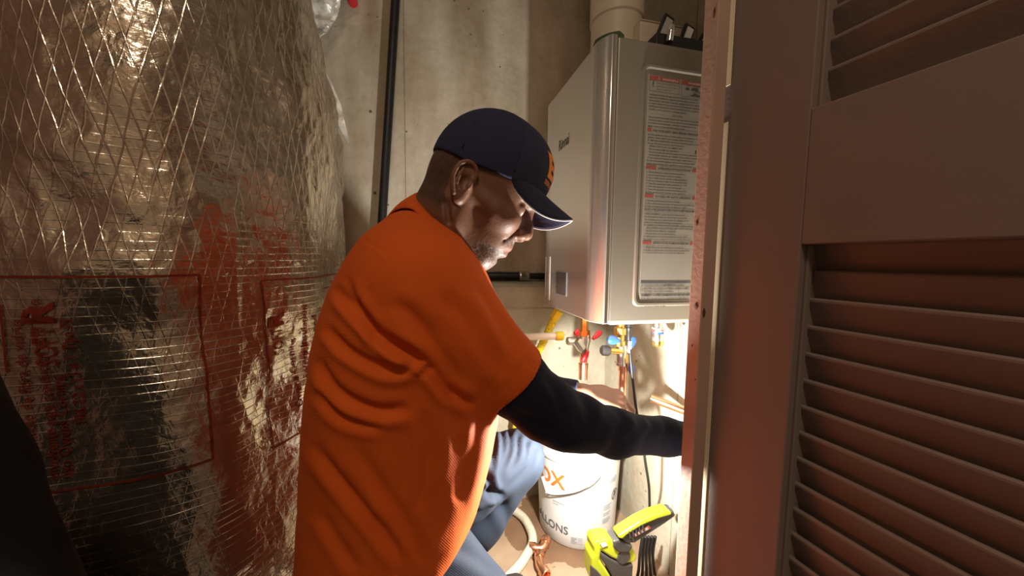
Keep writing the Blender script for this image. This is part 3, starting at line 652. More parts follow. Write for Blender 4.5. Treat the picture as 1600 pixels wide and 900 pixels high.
# vent pipe on the heater's top
VP_ = PY(967, 30, 0.90); vx = VP_[0]-0.004; vy = 0.905; vr = 0.066
t = thing('vent_pipe', 'thick cream plastic vent pipe rising from the heater top', 'pipe', (vx, vy, HZ1))
obj('pipe_run', lathebm((vx, vy, HZ1+0.010), (0, 0, 1), [(0, 0), (0, vr-0.004), (0.93, vr-0.004), (0.93, 0)], 48), 'vent_plastic', t, auto=40)
obj('socket', lathebm((vx, vy, HZ1-0.001), (0, 0, 1), [(0, vr-0.006), (0, vr), (0.148, vr), (0.152, vr+0.0035), (0.24, vr+0.0035), (0.243, vr-0.004)], 48), 'vent_plastic', t, auto=30)
bm = bmesh.new(); ga = math.atan2(-vy, -vx); gr = []
for k in range(25):
    a = ga-1.05+1.35*k/24; e = min(k, 24-k); zt = HZ1+0.084+(0.010 if e > 2 else 0.010*e/3)
    gr.append([bm.verts.new((vx+r_*math.cos(a), vy+r_*math.sin(a), z_)) for r_, z_ in ((vr-0.001, HZ1+0.072), (vr+0.0012, HZ1+0.072), (vr+0.0012, zt), (vr-0.001, zt))])
for A, B in zip(gr, gr[1:]):
    for q in range(4): bm.faces.new((A[q], A[(q+1) % 4], B[(q+1) % 4], B[q]))
bm.faces.new(gr[0]); bm.faces.new(gr[-1][::-1])
obj('gasket', bm, 'green_gasket', t, auto=30)
fl = Flat(); fl.rect(-0.011, 0.006, 0.011, 0.018); fl.rect(-0.011, 0.0, 0.011, 0.0025)
fw = Flat(); fw.add([(-0.007, 0.0065), (-0.003, 0.0065), (0, 0.011), (0.003, 0.0065), (0.007, 0.0065), (0, 0.016)], [(0, 1, 2, 5), (2, 3, 4, 5)])
pc = PY(961, 7, 0.85); va_ = math.atan2(-(vy-0.0), -vx); va_ = math.atan2(-vy, -vx+0.02)
def on_cyl(off):
    return lambda v: np.stack([vx+(vr+off)*np.cos(va_+v[:, 0]/vr), vy+(vr+off)*np.sin(va_+v[:, 0]/vr), pc[2]-0.012+v[:, 1]], 1)
mk = fl.build('printed_mark', 'ink_red', t, on_cyl(0.0005)); fw.build('mark_symbol', 'vent_plastic', mk, on_cyl(0.0010))

# cream box and black clamp on top of the heater
a = PY(1000, 66, 0.80); b_ = PY(1085, 36, 0.80)
t = thing('junction_box', 'small cream box standing on the heater behind the black clamp', 'box', (0.53, 0.80, HZ1))
bm = bmesh.new(); xs0, xs1 = PY(1000, 60, .80)[0], PY(1088, 60, .80)[0]; ztop = PY(1040, 34, .80)[2]
A = [bm.verts.new(q) for q in ((xs0, .80, HZ1-0.001), (xs1+.03, .80, HZ1-0.001), (xs1-0.01, .81, ztop), (xs0+.006, .81, ztop))]; B = [bm.verts.new(q) for q in ((xs0, .84, HZ1-0.001), (xs1+.03, .84, HZ1-0.001), (xs1-0.01, .835, ztop), (xs0+.006, .835, ztop))]
bm.faces.new(A); bm.faces.new(B[::-1])
for i in range(4): k = (i+1) % 4; bm.faces.new((A[i], A[k], B[k], B[i]))
obj('box_shell', bm, 'cream_plastic', t, bevel=0.002)
obj('box_lid', boxbm((xs0+0.006, .808, ztop), (xs1-0.011, .837, ztop+0.003)), 'cream_plastic', t, bevel=0.001)
t = thing('mounting_clamp', 'black steel clamp with bright bolts lying on the heater top', 'clamp', (0.54, 0.75, HZ1))
Yc = 0.755
def pt(px, py, Y=Yc): return PY(px, py, Y)
zb = HZ1
b0 = pt(1018, 66); b1 = pt(1100, 76)
obj('base_bar', boxbm((b0[0], Yc-0.018, zb-0.001), (b1[0]+0.04, Yc+0.02, zb+0.034)), 'black_metal', t, bevel=0.002)
for (ax, ay, bx_, by) in ((1024, 66, 1046, 26), (1062, 66, 1078, 41), (1086, 74, 1104, 58)):
    A = pt(ax, ay); B = pt(bx_, by); A[2] = zb+0.003
    dv = V(B-A).normalized(); L_ = (V(B)-V(A)).length
    y_ = Vector((0, 1, 0)); x_ = y_.cross(dv).normalized(); y_ = dv.cross(x_); M = Matrix(((x_.x, y_.x, dv.x, A[0]), (x_.y, y_.y, dv.y, A[1]), (x_.z, y_.z, dv.z, A[2]), (0, 0, 0, 1)))
    ar = obj('arm', boxbm((-0.014, -0.004, 0), (0.014, 0.004, L_), M), 'black_metal', t, bevel=0.002)
    M2 = M @ Matrix.Translation((0, -0.005, 0))
    obj('bright_face', boxbm((-0.008, -0.002, L_*0.2), (0.010, 0.002, L_*0.90), M2), 'chrome', ar, bevel=0.001)
A = pt(1046, 62, 0.730); A[2] = zb+0.012
obj('bolt', lathebm(A, (0.12, 0, 1), [(0, 0), (0, .008), (.020, .008), (.022, .0085), (.024, .008), (.034, .0075), (.038, .0045), (.038, 0)], 18), 'chrome', t, auto=35)
# ------------------------------------------------------------------ valves and pipes under the heater
def facing_frame(A, dv):
    z = Vector(dv).normalized(); y = Vector((0, 1, 0)); x = y.cross(z).normalized(); y = z.cross(x)
    return Matrix(((x.x, y.x, z.x, A[0]), (x.y, y.y, z.y, A[1]), (x.z, y.z, z.z, A[2]), (0, 0, 0, 1)))
def lever(px0, py0, px1, py1, Y, parent, m, name='lever', w=0.010):
    A = PY(px0, py0, Y); B = PY(px1, py1, Y); dv = V(B-A); L_ = dv.length
    M = facing_frame(A, dv)
    bm = bmesh.new()
    # paddle: narrow neck, wide rounded end, slight dish
    prof = [(0.0, 0.4), (0.15, 0.55), (0.35, 0.85), (0.6, 1.0), (0.85, 0.95), (0.96, 0.7), (1.0, 0.35)]
    rows = []
    for s, k in prof:
        ring = [bm.verts.new(M @ Vector((w*k*math.cos(a), 0.0055*math.sin(a)+0.004*s*s, L_*s))) for a in [2*math.pi*i/10 for i in range(10)]]
        rows.append(ring)
    for a_, b2 in zip(rows, rows[1:]):
        for i in range(10): bm.faces.new((a_[i], a_[(i+1) % 10], b2[(i+1) % 10], b2[i]))
    bm.faces.new(rows[0][::-1]); bm.faces.new(rows[-1])
    return obj(name, bm, m, parent, smooth=True)
HB = HZ0-0.004
def vert_part(name, px, pts, Y, m, parent, seg=20, auto=30):
    """lathe about a vertical axis through (px, pts[0]) : pts = [(py, radius_px)...] top to bottom"""
    c = PY(px, pts[0][0], Y); D = (c-C) @ F; k = D/FPX
    prof = []
    for py, r in pts: prof.append((c[2]-PY(px, py, Y)[2], r*k))
    prof = [(prof[0][0], 0)]+prof+[(prof[-1][0], 0)]
    return obj(name, lathebm(c, (0, 0, -1), prof, seg), m, parent, auto=auto)
# hot side
Yh = 0.98
t = thing('hot_water_valve', 'brass valve with red levers under the heater above a copper pipe', 'valve', PY(908, 590, Yh))
vert_part('inlet_nut', 914, [(492, 6), (516, 6), (516, 9), (524, 9), (525, 7), (534, 7)], Yh, 'brass', t, 6)
vert_part('valve_body', 914, [(522, 8), (530, 9), (536, 8), (542, 7), (552, 6)], Yh, 'nickel', t)
A = PY(914, 533, Yh); B = PY(886, 533, Yh)
obj('side_port', tubebm([A, B], 0.011, 16), 'nickel', t, auto=40)
obj('port_nut', lathebm(PY(894, 533, Yh), V(PY(884, 533, Yh)-PY(894, 533, Yh)), [(0, 0), (0, .013), (.014, .013), (.014, 0)], 6), 'nickel', t, auto=30)
obj('relief_block', lathebm(PY(900, 532, Yh-0.015), V(PY(914, 552, Yh-0.015)-PY(900, 532, Yh-0.015)), [(0, 0), (0, .012), (.01, .0135), (.034, .0135), (.036, .010), (.036, 0)], 6), 'nickel', t, auto=30)
lever(897, 521, 906, 520, Yh-0.02, t, 'red_handle', 'lever_cap', 0.013); lever(926, 530, 940, 518, Yh-0.02, t, 'red_handle'); lever(919, 548, 911, 567, Yh-0.02, t, 'red_handle')
vert_part('copper_pipe', 912, [(552, 6), (568, 6), (568, 7.5), (574, 7.5), (574, 7), (592, 7), (593, 5)], Yh, 'copper', t)
# cold side
Yk = 0.87
t = thing('cold_water_valve', 'brass valve with blue levers and grey drain cap above a copper pipe', 'valve', PY(972, 640, Yk))
vert_part('inlet_nut', 970, [(496, 6), (512, 6), (512, 9.5), (522, 9.5), (523, 7), (532, 7), (532, 9), (540, 9), (541, 6)], Yk, 'brass', t, 12)
vert_part('valve_body', 971, [(538, 9), (546, 10), (552, 9), (556, 8), (566, 8), (566, 9), (570, 9)], Yk, 'nickel', t)
vert_part('lower_nut', 973, [(552, 8), (556, 8.5), (566, 8.5), (568, 6.5)], Yk, 'brass', t, 6)
vert_part('copper_pipe', 974, [(566, 8), (578, 8), (578, 6.5), (585, 6.5), (640, 6.2), (672, 6.2)], Yk, 'copper', t)
A = PY(972, 549, Yk-0.01); B = PY(948, 548, Yk-0.01)
obj('drain_port', tubebm([A, B], 0.0085, 16), 'brass', t, auto=40)
obj('drain_cap', lathebm(PY(952, 548, Yk-0.01), V(B-A), [(0, 0), (0, .012), (.004, .0145), (.020, .014), (.024, .010), (.024, 0)], 14), 'dark_plastic', t, auto=30)
lever(968, 533, 951, 531, Yk-0.025, t, 'blue_handle', w=0.013); lever(986, 543, 992, 527, Yk-0.02, t, 'blue_handle'); lever(985, 566, 989, 584, Yk-0.02, t, 'blue_handle')
# gas connection
Yg = 0.80
t = thing('gas_connection', 'brass gas stub with a red and blue tag under the heater', 'fitting', PY(1028, 541, Yg))
vert_part('stub', 1028, [(498, 7), (514, 7), (514, 8.5), (520, 8.5)], Yg, 'nickel', t)
vert_part('union', 1028, [(519, 8), (522, 9), (532, 8.5), (534, 7.5)], Yg, 'nickel', t, 12)
vert_part('cap', 1028, [(531, 7), (532, 8.5), (538, 8.5), (541, 6.5), (542, 3)], Yg, 'brass', t, 20)
c = PY(1028, 512, Yg)
ring = obj('warning_tag', lathebm(c, (0, 0, -1), [(0, .0125), (0, .0152), (.009, .0152), (.009, .0125)], 24), 'decal', t, auto=30)
obj('blue_band', lathebm(c-np.array([0, 0, .009]), (0, 0, -1), [(0, .0125), (0, .0148), (.006, .0148), (.006, .0125)], 24), 'blue_handle', t, auto=30)
v, f = text_mesh('LP GAS ONLY', 1, None, 'CENTER', 1, 0.03); v = v/(v[:, 0].max()-v[:, 0].min())*0.040; va2 = math.atan2(-c[1], -c[0])
from_np('tag_lettering', np.stack([c[0]+0.0157*np.cos(va2+v[:, 0]/0.0155), c[1]+0.0157*np.sin(va2+v[:, 0]/0.0155), c[2]-0.0075+v[:, 1]*1.3], 1), f, 'red_handle', ring, False)
# small drain next to it
t = thing('condensate_stub', 'tiny grey screw tip under the heater near the jamb', 'fitting', PY(1062, 515, 0.78))
vert_part('stub', 1062, [(496, 3), (510, 3), (512, 4), (516, 2)], 0.78, 'nickel', t, 10)

# yellow corrugated gas hose
pts = [np.array(p) for p in smooth_path([PY(872, 488, 1.06), PY(866, 498, 1.07), PY(852, 528, 1.10), PY(835, 562, 1.13), PY(812, 610, 1.15), PY(806, 680, 1.15)], 24)]
t = thing('gas_hose', 'yellow corrugated gas hose dropping from the heater', 'hose', pts[-1])
radii = [0.0125+0.0014*math.sin(i*2.0) for i in range(len(pts))]
obj('hose', tubebm(pts, 0.012, 14, True, radii), 'yellow_hose', t, smooth=True)
obj('hose_nut', lathebm(PY(871, 490, 1.06), V(pts[3]-pts[0]), [(-.012, 0), (-.012, .016), (.018, .016), (.02, .013), (.02, 0)], 6), 'yellow_hose', t, auto=30)
# white pipe with yellow collar into the hot valve
t = thing('white_pipe', 'white plastic pipe with yellow collar running into the hot valve', 'pipe', PY(850, 526, 1.0))
A = PY(700, 528, 1.02); B = PY(872, 525, 0.985)
obj('pipe_run', tubebm([A, B], 0.0105, 18), 'white_pipe', t, auto=40)
obj('collar', lathebm(PY(868, 525.2, 0.986), V(B-A), [(0, 0), (0, .0125), (.004, .014), (.020, .014), (.024, .012), (.024, 0)], 18), 'yellow_hose', t, auto=30)

# power cord from the heater, held by the hand, looping to the floor
cp = smooth_path([PY(983, 500, 0.80), PY(983, 512, 0.80), PY(985, 555, 0.795), PY(990, 605, 0.785), PY(995, 645, 0.775), PY(1004, 690, 0.775), PY(1008, 720, 0.78), PY(1014, 760, 0.80), PY(1016, 800, 0.85), PY(1024, 818, 0.92), PZ(1034, 828, 0.006), PZ(1052, 836, 0.005)], 10)
t = thing('power_cord', 'black power cord hanging from the heater to the floor', 'cord', cp[-1])
obj('cable', tubebm(cp, 0.0036, 10), 'black_rubber', t, smooth=True)
obj('strain_relief', lathebm(PY(983, 506, 0.80), (0.01, 0, -1), [(0, 0), (0, .008), (.006, .008), (.006, .0065), (.010, .0065), (.010, .008), (.016, .007), (.02, .0065), (.024, .007), (.042, .0045), (.042, 0)], 14), 'black_rubber', t, auto=30)
obj('white_marker', lathebm(PY(984.2, 533, 0.7975), (0.02, 0, -1), [(0, 0), (0, .0046), (.03, .0046), (.03, 0)], 12), 'decal', t, auto=30)
# bundle of black cable behind the work light
t = thing('cable_bundle', 'looped black cable hanging behind the green work light', 'cable', (0.55, 0.80, 0.01))
for k in range(5):
    x = 1000+5.0*k; q = smooth_path([PY(x+4, 838, 0.79+0.004*k), PY(x, 865, 0.79+0.004*k), PY(x-2+k, 890, 0.79+0.004*k), PY(x-4+2*k, 900, 0.79+0.004*k)], 8)
    obj('loop', tubebm(q, 0.0042, 10), 'black_rubber', t, smooth=True)

# copper pipe offcut held by the hand behind the jamb
t = thing('copper_offcut', 'short copper pipe with open end above the forearm', 'pipe', PY(1017, 622, 0.80))
A = PY(1018, 622, 0.80); B = PY(1104, 655, 0.70); dv = V(B-A); L_ = dv.length
obj('pipe_run', lathebm(A, dv, [(0.03, 0.0085), (0, 0.0085), (0, 0.0105), (L_, 0.0105), (L_, 0)], 20), 'copper', t, auto=30)

# ------------------------------------------------------------------ bucket
bx, by_ = 0.478, 1.045; br0, br1, bh = 0.124, 0.140, 0.355
t = thing('bucket', 'white plastic five gallon bucket with orange lettering under the pipes', 'bucket', (bx, by_, 0))
prof = [(0.004, 0), (0.004, br0-0.02), (0.0, br0-0.014), (0.0, br0-0.004), (0.006, br0)]
rim = lambda z: br0+(br1-br0)*z/bh
prof += [(z, rim(z)) for z in (0.05, 0.12, 0.20, 0.27)] + [(0.272, rim(.272)+0.004), (0.282, rim(.282)+0.005), (0.285, rim(.285)), (0.31, rim(.31)), (0.312, rim(.312)+0.005), (0.322, rim(.322)+0.005), (0.324, rim(.324)+.001), (bh-0.012, rim(bh)), (bh-0.01, rim(bh)+0.006), (bh, rim(bh)+0.005), (bh, rim(bh)-0.004), (0.02, br0-0.004), (0.012, 0)]
obj('shell', lathebm((bx, by_, 0), (0, 0, 1), prof, 72), 'bucket_plastic', t, auto=35)
def bucket_ang(px, py):
    """angle round the bucket and height seen at a pixel"""
    d = ray(px, py); lo = None
    o = C[:2]-np.array([bx, by_]); dd = d[:2]; rr = 0.132
    a_ = dd @ dd; b2 = 2*o @ dd; c_ = o @ o-rr*rr; disc = max(b2*b2-4*a_*c_, 0); s = (-b2-math.sqrt(disc))/(2*a_)
    q = o+dd*s; return math.atan2(q[1], q[0]), CAM_H+d[2]*s
def bucket_print(name, v, f, px, py, size, m, maxlen=0.012, parent=None, align_px=None):
    a0, z0 = bucket_ang(px, py); v, f = refine(v*size, f, maxlen)
    z = z0+v[:, 1]; r = br0+(br1-br0)*z/bh+0.0012; an = a0+v[:, 0]/0.132
    return from_np(name, np.stack([bx+r*np.cos(an), by_+r*np.sin(an), z], 1), f, m, parent or t, False)
v, f = text_mesh('OX', 1.0, None, 'LEFT', 3, 0.02, 0.0); v[:, 0] -= v[:, 0].max()
bucket_print('orange_lettering', v, f, 884, 766, 0.066, 'ink_orange')
fl = Flat(); 
for k in range(3): fl.rect(-0.10+0.0, -0.006-0.008*k, 0.0, -0.0025-0.008*k)
v, f = text_mesh('GALLONS', 1.0, None, 'LEFT', 3, 0.012); v[:, 0] -= v[:, 0].max()
bucket_print('dark_lettering', v, f, 887, 838, 0.036, 'ink_dark')
fl = Flat(); fl.rect(0, 0, 0.040, 0.004); fl.rect(0.0, -0.008, 0.02, -0.005); bucket_print('fine_print', np.concatenate(fl.v), fl.f, 864, 782, 1.0, 'ink_soft')
fl = Flat()
for k in range(5): fl.rect(0.0, -0.0045*k, 0.018 if k != 2 else 0.012, -0.0045*k+0.003)
fl.rect(0.021, -0.018, 0.036, 0.003); bucket_print('fine_print', np.concatenate(fl.v), fl.f, 892, 842, 1.0, 'ink_soft')
fl = Flat()
for k in range(4): fl.rect(0.0+0.004*k, -0.004*k, 0.036+0.004*k, -0.004*k+0.0025)
fl.rect(0.038, -0.006, 0.048, 0.006); bucket_print('fine_print', np.concatenate(fl.v), fl.f, 947, 752, 1.0, 'ink_soft')
fl = Flat()
ringv = [(0.0155*math.cos(a), 0.0155*math.sin(a)) for a in [2*math.pi*k/28 for k in range(28)]]; ringi = [(0.0135*math.cos(a), 0.0135*math.sin(a)) for a in [2*math.pi*k/28 for k in range(28)]]
fl.add(ringv+ringi, [(k, (k+1) % 28, 28+(k+1) % 28, 28+k) for k in range(28)])
fl.add([(-0.012, -0.010), (-0.009, -0.0125), (0.0125, 0.009), (0.010, 0.0125)], [(0, 1, 2, 3)]); fl.add([(-0.007, 0.002), (0.001, 0.006), (0.006, 0.001), (0.001, -0.006), (-0.004, -0.004)], [(0, 1, 2, 3, 4)])
fl.add([(-0.003+0.0035*math.cos(a), 0.0085+0.0035*math.sin(a)) for a in [2*math.pi*k/10 for k in range(10)]], [tuple(range(10))])
bucket_print('warning_pictogram', np.concatenate(fl.v), fl.f, 960, 771, 1.15, 'ink_dark')
fl = Flat()
for k in range(10):
    if k in (3, 6): continue
    fl.rect(0.0, -0.0062*k, 0.034-0.008*((k*3) % 4)/4, -0.0062*k+0.0034)
bucket_print('fine_print', np.concatenate(fl.v), fl.f, 943, 793, 1.0, 'ink_soft')
# wire bail hanging on the front with its ear
a0, z0 = bucket_ang(857, 768); pe = np.array([bx+0.137*math.cos(a0), by_+0.137*math.sin(a0), z0])
bp_ = []
for px, py in ((857, 769), (866, 772), (882, 771), (900, 767), (915, 760), (926, 753), (936, 742)):
    a1, z1 = bucket_ang(px, py); bp_.append((bx+0.141*math.cos(a1), by_+0.141*math.sin(a1), z1))
obj('bail_wire', tubebm(smooth_path(bp_, 5), 0.0017, 8), 'wire', t, smooth=True)
obj('bail_ear', lathebm((bx+0.131*math.cos(a0), by_+0.131*math.sin(a0), z0), (math.cos(a0), math.sin(a0), 0), [(0, 0), (0, .010), (.008, .009), (.011, .005), (.011, 0)], 16), 'bucket_plastic', t, auto=30)
a1, z1 = bucket_ang(852, 744); obj('bail_grip', tubebm([pe, (bx+0.141*math.cos(a1-.02), by_+0.141*math.sin(a1-.02), z1)], 0.0055, 10), 'bucket_plastic', t, auto=40)

# clear hose on the floor, copper elbows
hp = [PZ(x, y, 0.014) for x, y in ((700, 815), (745, 800), (790, 794), (815, 806), (829, 828), (832, 848), (822, 868), (806, 890), (780, 915))]
t = thing('clear_hose', 'clear ribbed plastic hose curving over the floor by the trouser leg', 'hose', (hp[3][0], hp[3][1], 0))
hq = smooth_path(hp, 22)
obj('hose', tubebm(hq, 0.0145, 14, True, [0.0137+0.0007*math.sin(i*2.1) for i in range(len(hq))]), 'clear_hose', t, smooth=True)
def elbow(px, py, Z, d1, d2, label, r=0.0125):
    c = PZ(px, py, Z); t = thing('copper_elbow', label, 'fitting', (c[0], c[1], 0), 'copper fittings on the floor')
    d1, d2 = np.array(d1, float), np.array(d2, float); d1 /= np.linalg.norm(d1); d2 /= np.linalg.norm(d2)
    q = smooth_path([c+d1*0.028, c+d1*0.012, c+(d1+d2)*0.003, c+d2*0.012, c+d2*0.028], 6)
    obj('bend', tubebm(q, r, 18), 'copper', t, smooth=True)
    for dd in (d1, d2):
        obj('socket', lathebm(c+dd*0.020, dd, [(0, r-0.001), (0.001, r+0.003), (0.018, r+0.003), (0.020, r+0.002), (0.020, r-0.001), (0.004, r-0.001), (0.004, 0)], 22), 'copper', t, auto=30)
elbow(848, 858, 0.0165, (0.5, 0.7, 0.05), (-0.8, 0.3, 0), 'copper elbow fitting lying on the floor nearer the bucket')
elbow(842, 882, 0.0165, (0.25, -1, 0.0), (0.35, 0.9, 0), 'copper coupling with open end towards the viewer on the floor')

# ------------------------------------------------------------------ green work light
YT = 0.735
t = thing('work_light', 'lime green and black cordless work light on the floor beside the bucket', 'work light', PY(960, 965, YT))
def slab(name, pix, y0, y1, m, parent, bevel=0.004):
    q = [PY(px, py, y0) for px, py in pix]
    bm = bmesh.new(); A = [bm.verts.new((p[0], y0, p[2])) for p in q]; B = [bm.verts.new((p[0], y1, p[2])) for p in q]; n = len(q)
    for i in range(n): k = (i+1) % n; bm.faces.new((A[i], A[k], B[k], B[i]))
    bm.faces.new(A); bm.faces.new(B[::-1]); return obj(name, bm, m, parent, bevel=bevel)
zf = 0.0
body = slab('housing', [(928, 852), (934, 847), (950, 844), (958, 846), (968, 858), (985, 853), (992, 862), (996, 872), (991, 880), (975, 881), (955, 872), (940, 862), (938, 875), (948, 890), (955, 902), (958, 930), (934, 930), (924, 905), (925, 872), (929, 866)], YT-0.032, YT+0.012, 'lime_plastic', t, 0.006)
slab('grip', [(937, 862), (955, 874), (975, 883), (990, 882), (989, 900), (990, 935), (958, 935), (957, 902), (949, 888), (939, 874)], YT-0.033, YT+0.008, 'dark_plastic', t, 0.004)
q = PY(958, 930, YT); q2 = PY(992, 930, YT)
obj('battery', boxbm((PY(926, 925, YT)[0], YT-0.036, 0.0), (PY(998, 925, YT)[0], YT+0.038, PY(960, 925, YT)[2])), 'dark_plastic', t, bevel=0.006)
slab('side_plate', [(923, 884), (933, 892), (944, 905), (946, 930), (924, 930)], YT-0.036, YT-0.030, 'dark_plastic', t, 0.002)
nk = PY(966, 851, YT)
obj('pivot', lathebm(nk+np.array([-.004, -.034, -.004]), (0, 1, 0), [(0, 0), (0, .016), (.003, .019), (.040, .019), (.043, .016), (.043, 0)], 24), 'dark_plastic', t, auto=30)
slab('neck', [(959, 846), (968, 844), (990, 854), (984, 864), (966, 864), (959, 856)], YT-0.036, YT+0.0, 'dark_plastic', t, 0.004)
head = slab('head_shell', [(968, 838), (974, 832), (1006, 815), (1030, 805), (1053, 799), (1056, 806), (1040, 818), (1012, 836), (992, 849), (978, 849)], YT-0.036, YT-0.006, 'dark_plastic', t, 0.004)
slab('head_cover', [(967, 841), (968, 837), (1000, 816), (1022, 806), (1044, 799), (1050, 801), (1049, 805), (1028, 811), (1004, 821), (980, 836), (972, 843)], YT-0.040, YT-0.010, 'lime_plastic', t, 0.004)
for k in range(5):
    x = 982+5.2*k; y = 834-2.7*k
    slab('cooling_fin', [(x, y-3), (x+2.2, y-4), (x+4.6, y+7), (x+2.4, y+8)], YT-0.0405, YT-0.034, 'dark_plastic', head, 0.0005)
pl = slab('spec_label', [(990, 834), (1014, 821), (1017, 826), (993, 839)], YT-0.0375, YT-0.0355, 'ink_red', head, 0.0003)
for k in range(2):
    slab('label_line', [(992+0.9*k, 835+1.8*k), (1012+0.9*k, 824.2+1.8*k), (1012.4+0.9*k, 825.0+1.8*k), (992.4+0.9*k, 835.8+1.8*k)], YT-0.0376, YT-0.037, 'decal', pl, 0.0)
slab('silver_tip', [(1044, 809), (1055, 803), (1057, 806), (1046, 813)], YT-0.034, YT-0.008, 'nickel', t, 0.001)
slab('badge', [(938, 850), (947, 848), (950, 853), (941, 856)], YT-0.0335, YT-0.030, 'decal', t, 0.0005)
obj('lens', lathebm(PY(1051, 804, YT)+np.array([0.0, 0.012, 0.004]), (0.9, 0.1, 0.35), [(-.006, 0), (-.006, .013), (.002, .013), (.004, .009), (.004, 0)], 20), 'glass_dark', t, auto=30)
# small lantern held in the right hand behind the forearm
t = thing('lantern', 'small lit lantern held in the hand behind the dark forearm', 'lantern', (0.40, 0.64, 0.52))
la = Vector((1.0, -0.12, -0.10)).normalized(); l0 = LED_POS+la*0.034
obj('lens', lathebm(l0, la, [(-0.006, 0), (-0.004, .008), (0.0, .012), (0.012, .013), (0.012, 0)], 24), 'led', t, smooth=True)
obj('barrel', lathebm(l0+la*0.010, la, [(0, 0), (0, .015), (.004, .016), (.018, .016), (.020, .0125), (.105, .0125), (.107, .010), (.107, 0)], 20), 'dark_plastic', t, auto=30)

# ------------------------------------------------------------------ black cloth in the near corner
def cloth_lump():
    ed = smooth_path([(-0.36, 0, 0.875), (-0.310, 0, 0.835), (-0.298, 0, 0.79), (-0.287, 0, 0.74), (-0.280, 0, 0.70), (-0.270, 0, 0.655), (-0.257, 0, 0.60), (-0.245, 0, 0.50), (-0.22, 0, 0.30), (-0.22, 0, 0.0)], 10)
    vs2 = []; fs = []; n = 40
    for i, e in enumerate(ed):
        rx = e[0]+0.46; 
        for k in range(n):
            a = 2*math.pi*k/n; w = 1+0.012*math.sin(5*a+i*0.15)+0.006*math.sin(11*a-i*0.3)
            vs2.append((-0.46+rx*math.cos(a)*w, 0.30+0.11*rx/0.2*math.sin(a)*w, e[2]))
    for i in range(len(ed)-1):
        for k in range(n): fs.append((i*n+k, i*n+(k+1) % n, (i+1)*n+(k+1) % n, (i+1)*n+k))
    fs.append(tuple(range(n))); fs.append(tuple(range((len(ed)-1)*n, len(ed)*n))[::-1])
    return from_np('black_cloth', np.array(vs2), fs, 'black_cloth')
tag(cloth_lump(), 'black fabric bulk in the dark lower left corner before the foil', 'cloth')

# ------------------------------------------------------------------ person: implicit surfaces polygonised with surface nets
def _seg(P, a, b, r1, r2):
    a = np.asarray(a, float); b = np.asarray(b, float); ab = b-a; t = np.clip(((P-a) @ ab)/max(ab @ ab, 1e-12), 0, 1)
    return np.linalg.norm(P-(a+t[:, None]*ab), axis=1)-(r1+t*(r2-r1))
def _ell(P, c, r, rot=None):
    q = P-np.asarray(c, float)
    if rot is not None: q = q @ rot
    r = np.asarray(r, float); k0 = np.linalg.norm(q/r, axis=1); k1 = np.linalg.norm(q/(r*r), axis=1)+1e-9
    return k0*(k0-1.0)/k1
def smin(a, b, k): h = np.clip(0.5+0.5*(b-a)/k, 0, 1); return b*(1-h)+a*h-k*h*(1-h)
def smax(a, b, k): return -smin(-a, -b, k)
def chain(P, pts, rs, k=0.004):
    d = None
    for i in range(len(pts)-1):
        e = _seg(P, pts[i], pts[i+1], rs[i], rs[i+1]); d = e if d is None else smin(d, e, k)
    return d
def polygonise(fn, lo, hi, h):
    lo = np.array(lo, float); hi = np.array(hi, float); cs = 4
    nc = np.ceil((hi-lo)/(h*cs)).astype(int); n = nc*cs
    cg = np.stack(np.meshgrid(*[lo[i]+h*cs*(np.arange(nc[i])+0.5) for i in range(3)], indexing='ij'), -1).reshape(-1, 3)
    cv = fn(cg).reshape(nc)
    val = np.repeat(np.repeat(np.repeat(cv, cs, 0), cs, 1), cs, 2)
    near = np.abs(val) < h*cs*2.2
    I = np.argwhere(near); out = np.empty(len(I))
    for s in range(0, len(I), 200000): out[s:s+200000] = fn(lo+h*(I[s:s+200000]+0.5))
    val[near] = out
    ins = val < 0
    nx, ny, nz = n
    cnt = np.zeros((nx-1, ny-1, nz-1), int)
    for dx in (0, 1):
        for dy in (0, 1):
            for dz in (0, 1): cnt += ins[dx:nx-1+dx, dy:ny-1+dy, dz:nz-1+dz]
    act = (cnt > 0) & (cnt < 8); A = np.argwhere(act)
    idm = -np.ones(act.shape, int); idm[act] = np.arange(len(A))
    acc = np.zeros((len(A), 3)); num = np.zeros(len(A))
    cor = [(i, j, k) for i in (0, 1) for j in (0, 1) for k in (0, 1)]
    for a in cor:
        for ax in range(3):
            if a[ax] == 1: continue
            b = list(a); b[ax] = 1
            va = val[A[:, 0]+a[0], A[:, 1]+a[1], A[:, 2]+a[2]]; vb = val[A[:, 0]+b[0], A[:, 1]+b[1], A[:, 2]+b[2]]
            m = (va < 0) != (vb < 0); t = np.where(m, va/np.where(m, va-vb, 1), 0)
            p = np.array(a, float)+np.zeros((len(A), 3)); p[:, ax] += t
            acc[m] += p[m]; num[m] += 1
    verts = lo+h*(A+acc/num[:, None]+0.5)
    faces = []
    for ax in range(3):
        o1, o2 = (ax+1) % 3, (ax+2) % 3
        sl0 = [slice(None)]*3; sl1 = [slice(None)]*3; sl0[ax] = slice(0, n[ax]-1); sl1[ax] = slice(1, n[ax])
        ch = ins[tuple(sl0)] != ins[tuple(sl1)]; E = np.argwhere(ch)
        ok = (E[:, o1] > 0) & (E[:, o2] > 0) & (E[:, o1] < n[o1]-1) & (E[:, o2] < n[o2]-1); E = E[ok]
        e1 = np.zeros(3, int); e1[o1] = 1; e2 = np.zeros(3, int); e2[o2] = 1
        q = [idm[tuple((E-d_).T)] for d_ in (e1+e2, e2, np.zeros(3, int), e1)]
        q = np.stack(q, 1); fl_ = ins[tuple(E.T)]; q[~fl_] = q[~fl_][:, ::-1]; faces.append(q)
    return verts, np.concatenate(faces)
